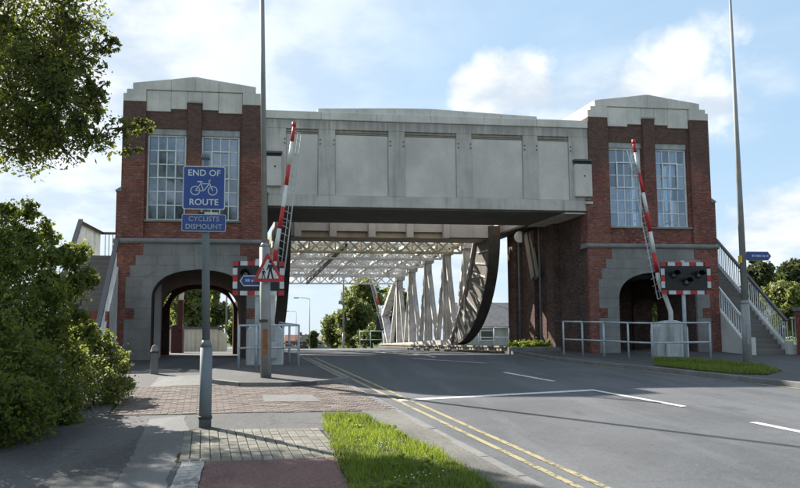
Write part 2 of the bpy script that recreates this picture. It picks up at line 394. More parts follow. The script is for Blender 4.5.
def leafmat(name, dark, light, trans=.45, sap=None):
    t = NT(name, .55, .35)
    at = t.n.new('ShaderNodeAttribute'); at.attribute_name = 'tint'
    cc = t.mix(at.outputs['Fac'], dark, light)
    t.color(cc)
    tb = t.n.new('ShaderNodeBsdfTranslucent'); t.put(tb.inputs['Color'], t.mix(at.outputs['Fac'], sap or tuple(x*1.3 for x in dark), tuple(min(1, x*1.9) for x in (light[0]*1.1, light[1], light[2]*.6))))
    ms = t.n.new('ShaderNodeMixShader'); ms.inputs[0].default_value = trans
    t.l.new(t.b.outputs[0], ms.inputs[1]); t.l.new(tb.outputs[0], ms.inputs[2]); t.l.new(ms.outputs[0], t.out.inputs['Surface'])
leafmat('leaf_oak', (.042,.056,.018), (.16,.185,.042), .58)
leafmat('leaf_shrub', (.040,.062,.017), (.165,.205,.045), .6)
leafmat('leaf_weed', (.07,.095,.03), (.19,.22,.07), .55)
leafmat('leaf_umbel', (.10,.12,.06), (.24,.25,.17), .3)
leafmat('leaf_far', (.055,.075,.028), (.15,.175,.058), .45)
leafmat('leaf_far_light', (.095,.12,.04), (.20,.23,.08), .5)
leafmat('leaf_far_dark', (.035,.05,.022), (.09,.11,.04), .4)
leafmat('leaf_bright', (.08,.12,.02), (.19,.24,.05), .45)
leafmat('grass_blade', (.072,.115,.016), (.20,.26,.048), .5)

# ------------------------------------------------------------------ ground sheets
def jag(poly, amp, step=.12):
    out = []
    for (x0, y0), (x1, y1) in zip(poly, poly[1:]+poly[:1]):
        L = math.hypot(x1-x0, y1-y0); n = max(1, min(60, int(L/step)))
        for i in range(n):
            q = i/n; k_ = 0 if i == 0 else amp; out.append((x0+(x1-x0)*q+random.uniform(-k_, k_), y0+(y1-y0)*q+random.uniform(-k_, k_)))
    return out
def sheet(name, poly, dz, mat, parent=None, kind='structure', rough=0):
    if rough: poly = jag(poly, rough)
    bm = bmesh.new(); vs = [bm.verts.new((x, y, 0)) for x, y in poly]
    f = bm.faces.new(vs)
    if f.normal.z < 0: f.normal_flip()
    bm.normal_update()
    for yc in (23.4, 46, 100):
        bmesh.ops.bisect_plane(bm, geom=bm.verts[:]+bm.edges[:]+bm.faces[:], plane_co=(0, yc, 0), plane_no=(0, 1, 0))
    bmesh.ops.triangulate(bm, faces=bm.faces[:])
    for v in bm.verts: v.co.z = gz(v.co.y) + dz
    bmesh.ops.recalc_face_normals(bm, faces=bm.faces[:])
    for f in bm.faces:
        if f.normal.z < 0: f.normal_flip()
    me = bpy.data.meshes.new(name); bm.to_mesh(me); bm.free(); me.materials.append(MAT[mat])
    o = bpy.data.objects.new(name, me); col.objects.link(o)
    if parent: o.parent = parent
    elif kind: o['kind'] = kind
    return o
def slab_sheet(name, poly, dz, depth, mat):           # raised pavement with a vertical edge
    o = sheet(name, poly, dz, mat)
    bm = bmesh.new(); bm.from_mesh(o.data)
    ex = bmesh.ops.extrude_face_region(bm, geom=bm.faces[:])
    for v in ex['geom']:
        if isinstance(v, bmesh.types.BMVert): v.co.z -= depth
    bmesh.ops.recalc_face_normals(bm, faces=bm.faces[:]); bm.to_mesh(o.data); bm.free(); return o

gnd = MB()
xs = [-1500,-400,-120,-40,-12,0,12,40,120,400,1500]; ys = [-300,-60,0,23.4,46,100,200,500,1500,4000]
gv = [(x, y, gz(max(y,-60)) - .10 if y > -60 else -60*SL-.1) for y in ys for x in xs]; nx = len(xs)
gnd.add(gv, [(j*nx+i, j*nx+i+1, (j+1)*nx+i+1, (j+1)*nx+i) for j in range(len(ys)-1) for i in range(nx-1)])
tag(gnd.build('ground', 'meadow'), kind='structure')

# the road: left edge runs along the skew, right edge flares away towards the viewer
UL = -.36
rk = [(12.6,-40),(12.3,-8),(11.6,2),(10.9,7.5),(10.35,10.4),(9.67,13.0),(9.11,14.86),(8.51,16.97),(7.88,18.6),(7.24,20.94)]
rk += [(us(7.24,20.94)+.35 - K*(y-YF), y) for y in (24.5, 30, 46, 100, 260)]
lk = [(sk(UL, y, 0)[0], y) for y in (-40,-8,2,6,10,14,18,22,24.5,30,46,100,260)]
sheet('road', lk + rk[::-1], 0, 'road_asphalt')
def ln(name, pts, w, mat, dz=.005):
    # a painted strip along a polyline of (x,y)
    L = []; Rr = []
    for i, p in enumerate(pts):
        a = Vector(pts[max(i-1,0)]); b = Vector(pts[min(i+1,len(pts)-1)]); d = (b-a).normalized(); nrm = Vector((-d.y, d.x))
        L.append(tuple(Vector(p)+nrm*w/2)); Rr.append(tuple(Vector(p)-nrm*w/2))
    return sheet(name, L + Rr[::-1], dz, mat)
def uline(u, y0, y1, n=2): return [(sk(u, y0+(y1-y0)*i/(n-1), 0)[0], y0+(y1-y0)*i/(n-1)) for i in range(n)]
ln('yellow_line', uline(-.10, 2, 23, 8), .075, 'road_yellow'); ln('yellow_line', uline(.13, 2, 23, 8), .075, 'road_yellow')
ln('yellow_line', [(x-.16, y) for x, y in rk[1:11]], .08, 'road_yellow'); 
P_ = lambda px, py: tuple(on_g(px, py)[:2])
ln('stop_line', [P_(398,400.6), P_(592,390.4)], .20, 'road_white')
ln('centre_line', [P_(590,390), P_(684,407)], .13, 'road_white', .009); ln('centre_line', [P_(753,422.5), P_(830,438)], .13, 'road_white')
ln('centre_line', [P_(504,372.5), P_(554,381.5)], .12, 'road_white')
for y0 in (22.5, 28, 34, 40): ln('centre_line', uline(3.95, y0, y0+2.4), .12, 'road_white')

gu = sheet('gully', [sk(-.34,13.3,0)[:2], sk(-.16,13.3,0)[:2], sk(-.16,13.75,0)[:2], sk(-.34,13.75,0)[:2]], .006, 'dark_steel')
# left hand footway, cycle path and crossing
lw = -9.5
sheet('footway', [(lw,-8),(lw,50)] + [(sk(UL-.12, y, 0)[0], y) for y in (50,46,30,23,18,15.0,10,4,-8)], .004, 'path_asphalt')
sheet('footway_patch_and_sun', [P_(204,414), P_(328,413), P_(325,431), P_(196,431)], .008, 'path_asphalt', rough=.022)
sheet('footway_patch_and_sun', [P_(150,420), P_(184,416), P_(190,430), P_(172,470), P_(160,500), P_(105,500), P_(130,460)], .008, 'pale_asphalt', rough=.022)  # sunlit middle of the path, painted in as a paler strip
sheet('footway_patch_and_sun', [P_(160,377), P_(262,373), P_(300,384), P_(228,385), P_(150,387)], .010, 'pale_asphalt', rough=.022)  # patch of sunlight before the tower, put in as paler colour
sheet('cycle_path', [P_(206,460), P_(337,459), P_(352,500), (-.3,2), (-.2,-8), (-1.1,-8), (-.85,4), P_(196,500)], .010, 'red_asphalt', rough=.014)
sheet('path_line', [P_(183,461), P_(205,460.5), P_(195,500), (-.85,4), (-1.05,4), P_(165,500)], .014, 'path_white', rough=.008)
sheet('road_edge', [(sk(UL-.62, y, 0)[0], y) for y in (3,6,8,10,11.2)] + [(sk(UL-.1, y, 0)[0], y) for y in (11.2,10,8,6,3)], .012, 'gravel_edge', rough=.02)

def block_mesh(name, w, l, h, mat):
    me = bpy.data.meshes.new(name); b = .006
    v = [(-w/2,-l/2,-h),(w/2,-l/2,-h),(w/2,l/2,-h),(-w/2,l/2,-h),(-w/2,-l/2,-b),(w/2,-l/2,-b),(w/2,l/2,-b),(-w/2,l/2,-b),
         (-w/2+b,-l/2+b,0),(w/2-b,-l/2+b,0),(w/2-b,l/2-b,0),(-w/2+b,l/2-b,0)]
    f = [(0,1,5,4),(1,2,6,5),(2,3,7,6),(3,0,4,7),(4,5,9,8),(5,6,10,9),(6,7,11,10),(7,4,8,11),(8,9,10,11)]
    me.from_pydata(v, [], f); me.materials.append(MAT[mat]); me.update(); return me
ax_y = Vector((-K, 1, SL)).normalized(); ax_x = Vector((1, K, 0)); ax_x = (ax_x - ax_y*ax_x.dot(ax_y)).normalized(); ax_z = ax_x.cross(ax_y)
def skmat(x, y, z):
    m = Matrix.Identity(4)
    for i in range(3): m[i][0] = ax_x[i]; m[i][1] = ax_y[i]; m[i][2] = ax_z[i]; m[i][3] = (x,y,z)[i]
    return m
bg = block_mesh('paving_block', .098, .2095, .05, 'block_grey')
pav = sheet('block_paving', [sk(-3.66,7.58,0)[:2], sk(-1.90,7.48,0)[:2], sk(-1.84,9.45,0)[:2], sk(-3.52,9.62,0)[:2]], .006, 'soil')
for i in range(16):
    for j in range(9):
        u = -3.55 + .108*i; y = 7.68 + .211*j
        x = sk(u, y, 0)[0]
        inst('paving_block', bg, skmat(x, y, gz(y)+.016+random.uniform(-.0025,.0025)), pav)
bb = block_mesh('paving_block', .205, .102, .05, 'block_buff')
cross = sheet('crossover_paving', [sk(-4.75,10.95,0)[:2], sk(-.5,10.95,0)[:2], sk(-.5,14.95,0)[:2], sk(-4.9,14.95,0)[:2]], .006, 'soil')
rest = MB(); cnt = 0
for j in range(36):
    for i in range(20):
        u = -4.62 + .211*i + (.105 if j % 2 else 0); y = 11.02 + .108*j
        x = sk(u, y, 0)[0]; m = skmat(x, y, gz(y)+.016+random.uniform(-.003,.003))
        if cnt < 300: inst('paving_block', bb, m, cross); cnt += 1
        else: rest.add([tuple(m @ v.co) for v in bb.vertices], [tuple(p.vertices) for p in bb.polygons])
tag(rest.build('paving_blocks', 'block_buff', cross), kind='stuff')
sheet('iron_cover', [P_(262,396), P_(312,396), P_(322,403), P_(264,403)], .022, 'pale_asphalt')

# kerbs: one stone after another
kme = {}
def kerb(name, pts, up, wid=.125, length=.9, dz_side=0):
    top = empty(name, (pts[0][0], pts[0][1], gz(pts[0][1])), kind='structure')
    seg = []
    P = [Vector((x, y)) for x, y in pts]; d = 0
    for a, b in zip(P, P[1:]): seg.append((d, a, b)); d += (b-a).length
    def at(t):
        for s0, a, b in reversed(seg):
            if t >= s0: return a + (b-a)*min(1.2, (t-s0)/(b-a).length)
        return P[0]
    key = (up, wid, length)
    if key not in kme:
        m = block_mesh('kerb_stone', wid, length-.008, .22, 'kerb_stone'); kme[key] = m
    t = 0
    while t < d - .3:
        a = at(t); b = at(min(t+length, d+.5)); a3 = Vector((a.x, a.y, gz(a.y)+up)); b3 = Vector((b.x, b.y, gz(b.y)+up))
        yv = (b3-a3).normalized(); xv = yv.cross(Vector((0,0,1))).normalized(); zv = xv.cross(yv)
        m = Matrix.Identity(4); c = (a3+b3)/2
        for i in range(3): m[i][0] = xv[i]; m[i][1] = yv[i]; m[i][2] = zv[i]; m[i][3] = c[i]
        m[2][3] += random.uniform(-.004,.004); m = m @ Matrix.Rotation(random.uniform(-.006,.006), 4, 'Z')
        inst('kerb_stone', kme[key], m, top); t += length
    return top
kerb('kerb', [(x+.07, y) for x, y in rk[2:11]], .105)
kerb('kerb', [(x, y) for x, y in uline(UL-.07, 3.0, 11.0, 6)], .012)
kerb('kerb', [(x, y) for x, y in uline(UL-.07, 11.0, 14.9, 4)], .012)
island = [P_(226,386), P_(262,387.5), P_(318,385.5)] 
i0 = (sk(UL-.14, 15.2, 0)[0], 15.2)
isl = [tuple(on_g(214,384)[:2]), tuple(on_g(240,387)[:2]), tuple(on_g(305,387)[:2]), i0] + uline(UL-.14, 15.6, 30, 6) + [(sk(-1.5, 30, 0)[0], 30), (-1.62, 22.2), (-2.35, 19.5), (-2.5,17)]
slab_sheet('tower_pavement', isl, .095, .12, 'tarmac_far')
kerb('kerb', [isl[0], isl[1], isl[2], i0], .10)
kerb('kerb', uline(UL-.07, 15.3, 30, 6), .105)
# right hand pavement and verge
rp = [(x+.13, y) for x, y in rk[1:13]]
slab_sheet('pavement', rp + [(sk(9.3,46,0)[0],46),(30,46),(30,-8)], .095, .12, 'tarmac_far')
verge_r = [P_(655,369.5), P_(700,375), P_(738,378.5), P_(768,379.5), P_(782,375), P_(752,368.5), P_(700,363.5), P_(655,362.5)]
slab_sheet('verge', verge_r, .125, .05, 'verge_soil')
verge_l = [P_(324,418), P_(345,415), P_(366,419), P_(400,436), P_(425,449), P_(452,463), P_(492,488), (2.0-.62,4.6), (1.9,2.0), (.1,2.0), (.2,5.0), P_(352,488), P_(341,470), P_(333,448), P_(326,430)]
slab_sheet('verge', verge_l, .035, .03, 'verge_soil')

# grass
def inside(poly, x, y):
    c = False; n = len(poly)
    for i in range(n):
        x1, y1 = poly[i]; x2, y2 = poly[(i+1)%n]
        if (y1 > y) != (y2 > y) and x < (x2-x1)*(y-y1)/(y2-y1)+x1: c = not c
    return c
def mesh_np(name, verts, faces, tint, mat, parent=None, off=(0,0,0)):
    nv = len(verts); nf, k = faces.shape
    me = bpy.data.meshes.new(name); me.vertices.add(nv); me.loops.add(nf*k); me.polygons.add(nf)
    me.vertices.foreach_set('co', (verts-np.array(off)).astype(np.float32).ravel()); me.loops.foreach_set('vertex_index', faces.astype(np.int32).ravel())
    me.polygons.foreach_set('loop_start', np.arange(0, nf*k, k, dtype=np.int32)); me.polygons.foreach_set('loop_total', np.full(nf, k, dtype=np.int32))
    at = me.attributes.new('tint', 'FLOAT', 'FACE'); at.data.foreach_set('value', tint.astype(np.float32))
    me.update(calc_edges=True); me.materials.append(MAT[mat])
    o = bpy.data.objects.new(name, me); col.objects.link(o)
    if parent: o.parent = parent; WL[o.name] = tuple(off)
    return o
def grass(poly, n, h0, h1, w, dz, label, edge=.0):
    xs_ = [p[0] for p in poly]; ys_ = [p[1] for p in poly]; pts = []
    while len(pts) < n:
        x = random.uniform(min(xs_)-edge, max(xs_)+edge); y = random.uniform(min(ys_), max(ys_))
        if inside(poly, x + random.gauss(0, edge), y + random.gauss(0, edge)): pts.append((x, y))
    p = np.array(pts)
    den = np.sin(p[:,0]*7.3+1.3*np.sin(p[:,1]*3.1))*np.sin(p[:,1]*6.1+1.7*np.sin(p[:,0]*4.7)); p = p[RNG.random(len(p)) < np.clip(.72+.55*den, .18, 1)]; m = len(p)
    h = RNG.uniform(h0, h1, m)*(.6+.8*(np.sin(p[:,0]*5.1+1)*np.sin(p[:,1]*4.3)*.5+.5)); a = RNG.uniform(0, 2*np.pi, m); lean = RNG.uniform(.1,.7,m)*h; b = RNG.uniform(0,2*np.pi,m)
    base = np.stack([p[:,0], p[:,1], SL*p[:,1]+dz], 1)
    s = np.stack([np.cos(a), np.sin(a), 0*a], 1)*w/2
    l = np.stack([np.cos(b)*lean, np.sin(b)*lean, h], 1)
    V = np.stack([base-s, base+s, base+l*.55+s*.6, base+l], 1).reshape(-1,3); Fc = np.arange(m*4).reshape(-1,4)
    o = mesh_np('grass', V, Fc, np.clip(RNG.beta(2,2.5,m)+.12*np.sin(p[:,0]*3+p[:,1]*2.1),0,1), 'grass_blade')
    return tag(o, label, 'grass', kind='stuff')
grass(verge_l, 42000, .025, .085, .009, .03, 'bright grass verge between the red cycle path and the double yellow lines', .035)
grass(verge_r, 9000, .03, .09, .018, .12, 'grass verge along the kerb in front of the far pavement', .05)
# low broad leaved weeds and ragged tufts in the near verge
tf = []
for i in range(46):
    while True:
        x = random.uniform(-.1, 2.0); y = random.uniform(3.5, 10.4)
        if inside(verge_l, x, y): break
    tf.append((x, y, gz(y)+.05, .10, .10, .035, 1))
def late_tufts():
    V, Fc, ti, C = leaves(tf, 2600, .040, .9, 14, .6, .9, .55)
    tag(mesh_np('verge_weeds', V, Fc, ti, 'leaf_bright'), 'low broad leaved weeds among the near verge grass', 'weeds', kind='stuff')
# daisies in the near grass
fl = MB()
for i in range(40):
    cx, cy = random.choice([(.75,7.9,),(.95,6.35),(.70,7.6)]); x = cx+random.gauss(0,.13); y = cy+random.gauss(0,.07); z = gz(y)+.10+random.uniform(-.015,.02); r = random.uniform(.006,.011)
    fl.add([(x+r*math.cos(t), y+r*math.sin(t)*.8, z+.004*math.sin(t*2)) for t in [k_*math.pi/3 for k_ in range(6)]], [tuple(range(6))])
tag(fl.build('daisies', 'sign_white'), 'small white daisies scattered through the near grass verge', 'flowers', kind='stuff')

# ------------------------------------------------------------------ towers
ZB = SL*23.4
def arch_pts(c, hw, spring, crown, n=20):
    h = crown-spring; out = []
    for i in range(n+1):
        t = math.pi*(1-i/n); cx, sx = math.cos(t), math.sin(t)
        out.append((c + hw*math.copysign(abs(cx)**.86, cx), spring + h*abs(sx)**.86))
    return out
PANE = {}
def window(parent, x0, x1, z0, z1, yq, cols=4, rows=6, casement=True, axis='x', glassy=True):
    """steel window; axis x: in a wall of constant y (front at yq), axis y: in a side wall at constant u"""
    o = None
    def bx(mb, a0, a1, d0, d1, b0, b1):
        if axis == 'x': mb.box(a0, a1, yq+d0, yq+d1, b0, b1)
        else: mb.box(yq+d0, yq+d1, a0, a1, b0, b1)
    m = MB(True); fw = .055
    bx(m, x0, x0+fw, .0, .07, z0, z1); bx(m, x1-fw, x1, .0, .07, z0, z1); bx(m, x0+fw, x1-fw, .0, .07, z0, z0+fw); bx(m, x0+fw, x1-fw, .0, .07, z1-fw, z1)
    o = m.build('window', 'frame_white', parent)
    cw = (x1-x0-2*fw)/cols; rh = (z1-z0-2*fw)/rows; g = MB(True); b = .0155
    for i in range(1, cols): bx(g, x0+fw+cw*i-b, x0+fw+cw*i+b, .012, .05, z0+fw, z1-fw)
    for j in range(1, rows):
        for i in range(cols): bx(g, x0+fw+cw*i+b, x0+fw+cw*(i+1)-b, .014, .048, z0+fw+rh*j-b, z0+fw+rh*j+b)
    g.build('glazing_bars', 'frame_white', o)
    if casement:
        c = MB(True); a0 = x0+fw+cw; a1 = x0+fw+cw*(cols-1); b0 = z0+fw+rh*(rows-3); b1 = z0+fw+rh*(rows-1); e = .022
        bx(c, a0-e, a0+e, -.02, .006, b0-e, b1+e); bx(c, a1-e, a1+e, -.02, .006, b0-e, b1+e)
        bx(c, a0+e, a1-e, -.02, .006, b0-e, b0+e); bx(c, a0+e, a1-e, -.02, .006, b1-e, b1+e)
        c.build('casement', 'frame_white', o)
    for i in range(cols):
        for j in range(rows):
            p = MB(True); a0 = x0+fw+cw*i+b; a1 = a0+cw-2*b; b0 = z0+fw+rh*j+b; b1 = b0+rh-2*b
            t1, t2 = random.uniform(-.003,.003), random.uniform(-.003,.003)
            y_ = .030
            vs = [(a0, y_+t1, b0), (a1, y_-t1, b0), (a1, y_-t1+t2, b1), (a0, y_+t1+t2, b1)]
            vs = [(x, yq+y, z) if axis == 'x' else (yq+y, x, z) for x, y, z in vs]
            p.add(vs, [(0,1,2,3)]); p.build('pane', 'glass', o)
    return o

def tower(c, arch_c, hw, label, inner, rear=None, sides=True):
    """c: centre of the front; inner: +1 when the road is on the +x side"""
    t = empty('bridge_tower', sk(c, YF+3, ZB), label, 'tower', 'brick towers either side of the road')
    Wd = 2.2; WL_ = 2.33; Y1 = 29.0; SP, CRN = 2.90, 3.84; ZS = 4.66
    zb = ZB - .12
    ap = arch_pts(arch_c, hw, SP, CRN)
    # lower stage, an arched passage through it
    poly = [(c-WL_+.02, zb), (arch_c-hw, zb)] + ap + [(arch_c+hw, zb), (c+WL_-.02, zb), (c+WL_-.02, ZS), (c-WL_+.02, ZS)]
    if rear is not None:
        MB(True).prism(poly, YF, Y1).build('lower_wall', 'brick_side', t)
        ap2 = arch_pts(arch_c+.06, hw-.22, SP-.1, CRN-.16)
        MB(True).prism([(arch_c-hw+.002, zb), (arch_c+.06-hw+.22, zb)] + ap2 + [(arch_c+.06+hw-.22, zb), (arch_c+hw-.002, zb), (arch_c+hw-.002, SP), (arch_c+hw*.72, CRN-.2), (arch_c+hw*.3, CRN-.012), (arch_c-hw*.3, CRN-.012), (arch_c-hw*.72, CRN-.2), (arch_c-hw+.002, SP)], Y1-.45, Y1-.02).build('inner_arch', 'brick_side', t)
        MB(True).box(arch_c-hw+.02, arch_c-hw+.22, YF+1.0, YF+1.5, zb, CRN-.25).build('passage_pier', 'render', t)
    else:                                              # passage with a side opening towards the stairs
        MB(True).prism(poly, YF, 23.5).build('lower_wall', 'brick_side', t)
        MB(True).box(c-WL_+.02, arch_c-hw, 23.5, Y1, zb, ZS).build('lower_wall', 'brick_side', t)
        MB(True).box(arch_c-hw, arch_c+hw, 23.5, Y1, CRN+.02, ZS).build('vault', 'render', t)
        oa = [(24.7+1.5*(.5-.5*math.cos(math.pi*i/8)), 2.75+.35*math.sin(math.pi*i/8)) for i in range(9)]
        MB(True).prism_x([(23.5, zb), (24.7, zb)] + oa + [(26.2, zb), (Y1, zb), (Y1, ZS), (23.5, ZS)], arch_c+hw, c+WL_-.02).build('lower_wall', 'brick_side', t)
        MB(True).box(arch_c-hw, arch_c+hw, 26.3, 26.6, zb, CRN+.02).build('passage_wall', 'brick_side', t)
    # brick quoins with toothed edges, and the stone facing between them
    teeth = [(zb,2.30,.32),(2.30,2.62,.62),(2.62,3.62,.34),(3.62,3.98,.46),(3.98,4.30,.62),(4.30,ZS,.84)]
    for s in (-1, 1):
        pl = [(c+s*WL_, zb), (c+s*WL_, ZS)]
        for z0, z1, w in reversed(teeth): pl += [(c+s*(WL_-w), z1), (c+s*(WL_-w), z0)]
        MB(True).prism(pl, YF-.10, YF-.001).build('brick_quoin', 'brick', t)
    def edge(s, z):
        for z0, z1, w in teeth:
            if z < z1: return c + s*(WL_-w)
        return c + s*(WL_-.84)
    def arch_half(z):
        if z <= SP: return hw
        if z >= CRN: return 0
        q = (z-SP)/(CRN-SP); sx = q**(1/.86); cx = math.sqrt(max(0, 1-sx*sx)); return hw*cx**.86
    zc = [zb, 1.32, 1.66, 1.98, 2.30, 2.62, 2.96, 3.30, 3.62, 3.98, 4.30, ZS]; gp = .0025
    for r_, (z0, z1) in enumerate(zip(zc, zc[1:])):
        for s in (-1, 1):
            zz = [z0+gp+(z1-z0-2*gp)*q/6 for q in range(7)]
            e = edge(s, (z0+z1)/2) - s*.004
            inn = [(arch_c + s*max(arch_half(z), .0), z) for z in zz]
            if z1 > CRN and z0 >= CRN - .15: inn = [(arch_c + s*(max(arch_half(z), .0) if z < CRN else 0), z) for z in zz]
            avail = abs(e - inn[3][0])
            if avail < .12: continue
            n = max(1, round(avail/.72 + (.25 if r_ % 2 else -.15))); n = max(1, n)
            cuts = [0]+[k_/n for k_ in range(1, n)]+[1]
            far = [(e, z) for z in zz]
            for a0, a1 in zip(cuts, cuts[1:]):
                A_ = [(f0[0]+(i0_[0]-f0[0])*a0 + (0 if a0 == 0 else -s*gp*1.0), f0[1]) for f0, i0_ in zip(far, inn)]
                B_ = [(f0[0]+(i0_[0]-f0[0])*a1 + (s*gp*1.0 if a1 != 1 else s*(.004 if arch_half(f0[1]) > 0 else .001)), f0[1]) for f0, i0_ in zip(far, inn)]
                if abs(A_[3][0]-B_[3][0]) < .03: continue
                pr = random.uniform(-.004, .004)
                MB(True).prism(A_ + B_[::-1], YF-.088+pr, YF-.002).build('stone_block', 'stone', t)
    # keystone
    MB(True).prism([(arch_c-.13, CRN+.01), (arch_c+.13, CRN+.01), (arch_c+.19, ZS-.02), (arch_c-.19, ZS-.02)], YF-.135, YF-.085).build('keystone', 'stone', t)
    # string course
    sc = MB(True)
    sc.prism_x([(YF-.17, ZS+.05), (YF-.17, ZS+.12), (YF-.08, ZS+.17), (YF+.3, ZS+.17), (YF+.3, ZS), (YF-.12, ZS)], c-WL_-.06, c+WL_+.06)
    sc.build('string_course', 'stone', t, bevel=.01)
    # upper stage
    z2, zs, zt, ztop = ZS+.17, 5.42, 8.18, 9.12; th = .35
    w1 = (c-1.43, c-.24); w2 = (c+.24, c+1.43)
    f = MB(True)
    f.box(c-1.5, c+1.5, YF, YF+th, z2, zs-.06); f.box(c-1.5, c+1.5, YF, YF+th, zt+.2, ztop)
    f.box(c-1.5, w1[0], YF, YF+th, zs-.06, zt+.2); f.box(w2[1], c+1.5, YF, YF+th, zs-.06, zt+.2); f.box(w1[1], w2[0], YF, YF+th, zs-.06, zt+.2)
    f.build('front_wall', 'brick', t)
    for s in (-1, 1):                                   # corner piers, wider at the foot
        p = MB(True); x0, x1 = sorted((c+s*1.50, c+s*Wd)); p.box(x0, x1, YF-.10, YF+th, 6.30, 9.20)
        x0, x1 = sorted((c+s*1.50, c+s*WL_)); p.box(x0, x1, YF-.101, YF+th, z2, 6.299); p.build('corner_pier', 'brick', t)
        x0, x1 = sorted((c+s*Wd, c+s*(WL_+.02))); MB(True).prism([(c+s*(Wd-.02), 6.30), (c+s*(WL_+.03), 6.30), (c+s*(WL_+.03), 6.34), (c+s*(Wd-.0), 6.44), (c+s*(Wd-.02), 6.44)], YF-.12, YF+th).build('pier_offset', 'stone', t)
    MB(True).box(c-.21, c+.21, YF-.09, YF-.001, zs+.02, 9.20).build('centre_pier', 'brick', t)
    MB(True).box(c-.23, c+.23, YF-.12, YF+.10, 9.20, 9.25).build('pier_cap', 'deck_concrete', t)
    MB(True).box(c-1.49, c+1.49, YF-.06, YF+.12, zs-.058, zs).build('window_sill', 'stone', t)
    for a, b in (w1, w2): MB(True).box(a, b, YF+.04, YF+th-.02, zt, zt+.197).build('lintel', 'lintel', t)
    # side and back walls
    out = -inner
    si = MB(True); xi0, xi1 = sorted((c+inner*(Wd-th), c+inner*Wd)); si.box(xi0, xi1, YF+th, Y1, z2, 9.20)
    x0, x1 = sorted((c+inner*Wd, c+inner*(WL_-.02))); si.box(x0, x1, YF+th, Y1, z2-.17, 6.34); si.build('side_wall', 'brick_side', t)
    # buttress strips on the road side
    for y in (24.6, 26.2, 27.9):
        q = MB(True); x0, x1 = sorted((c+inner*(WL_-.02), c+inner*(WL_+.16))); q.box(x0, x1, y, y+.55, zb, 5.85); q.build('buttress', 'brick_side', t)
    so = MB(True); xo0, xo1 = sorted((c+out*(Wd-th), c+out*Wd)); wy = [(24.0,25.2),(26.0,27.2)] if sides else []
    if sides:
        so.box(xo0, xo1, YF+th, Y1, z2, zs); so.box(xo0, xo1, YF+th, Y1, zt, 9.20)
        yy = [YF+th, 24.0, 25.2, 26.0, 27.2, Y1]
        for a, b in ((0,1),(2,3),(4,5)): so.box(xo0, xo1, yy[a], yy[b], zs, zt)
    else: so.box(xo0, xo1, YF+th, Y1, z2, 9.20)
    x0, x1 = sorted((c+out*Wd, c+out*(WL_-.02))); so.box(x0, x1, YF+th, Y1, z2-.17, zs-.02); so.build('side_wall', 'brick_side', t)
    for a, b in wy: window(t, a, b, zs, zt, c+out*(Wd-th/2), 4, 6, False, 'y')
    bk = MB(True); ins = (c-Wd+th, c+Wd-th)
    if rear:
        ra, rb, rc, rd = rear
        bk.box(ins[0], ins[1], Y1-th, Y1, z2, rc); bk.box(ins[0], ins[1], Y1-th, Y1, rd, 9.2); bk.box(ins[0], ra, Y1-th, Y1, rc, rd); bk.box(rb, ins[1], Y1-th, Y1, rc, rd)
        window(t, ra, rb, rc, rd, Y1-th/2, 2, 2, False)
    else: bk.box(ins[0], ins[1], Y1-th, Y1, z2, 9.2)
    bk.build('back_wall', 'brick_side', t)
    MB(True).box(ins[0], ins[1], Y1-th-.03, Y1-th-.002, z2+.061, (rear[2] if rear else 9.1)).build('wall_lining', 'inside_wall', t)
    fl_ = MB(True); fl_.box(ins[0], ins[1], YF+th, Y1-th, z2, z2+.06); fl_.build('floor', 'dark_steel', t)
    ce = MB(True); ce.box(ins[0]-.05, ins[1]+.05, YF+.05, Y1-.05, 9.13, 9.22); ce.build('roof_slab', 'inside_wall', t)
    for a, b in (w1, w2): window(t, a, b, zs, zt, YF+.10)
    # stepped concrete cap, stone by stone
    b0 = 8.92
    def cap(pl, y0=YF-.03, y1=Y1): MB(True).prism(pl, y0, y1).build('coping_stone', 'cap_concrete', t, bevel=.012)
    g = .004
    for s in (-1, 1):
        cap([(c+s*Wd, 9.205), (c+s*Wd, 9.46), (c+s*2.10, 9.46), (c+s*2.10, 9.60), (c+s*(1.5+g), 9.60), (c+s*(1.5+g), 9.205)], YF-.10 if s == inner else YF-.12)
        cap([(c+s*1.5, b0), (c+s*1.5, 9.60), (c+s*(.74+g), 9.60), (c+s*(.74+g), b0+.0), (c+s*.95, b0)], YF-.04)
        cap([(c+s*.74, b0+.09), (c+s*.74, 9.60), (c+s*(.235), 9.60), (c+s*.235, b0+.09)], YF-.04)
        cap([(c+s*1.92, 9.608), (c+s*1.92, 9.82), (c+s*(.74+g), 9.82+.16), (c+s*(.74+g), 9.608)], YF-.075)
        cap([(c+s*.74, 9.608), (c+s*.74, 9.82+.16), (c+s*g/2, 10.09), (c+s*g/2, 9.608)], YF-.07)
    cap([(c-.23, 9.252), (c-.23, 9.60), (c+.23, 9.60), (c+.23, 9.252)], YF-.04)
    return t
q0_ = on_y(203.5,194,28.8); q1_ = on_y(216,182.5,28.8)
TL = tower(-3.77, -3.52, 1.45, 'brick and stone tower beside the leafy hedge, wide arch open right through', 1, (us(q0_.x,28.8), us(q1_.x,28.8), q0_.z, q1_.z), False)
TR = tower(11.56, 11.68, 1.40, 'brick and stone tower beside the white railed stairs, darker arch behind a barrier', -1)
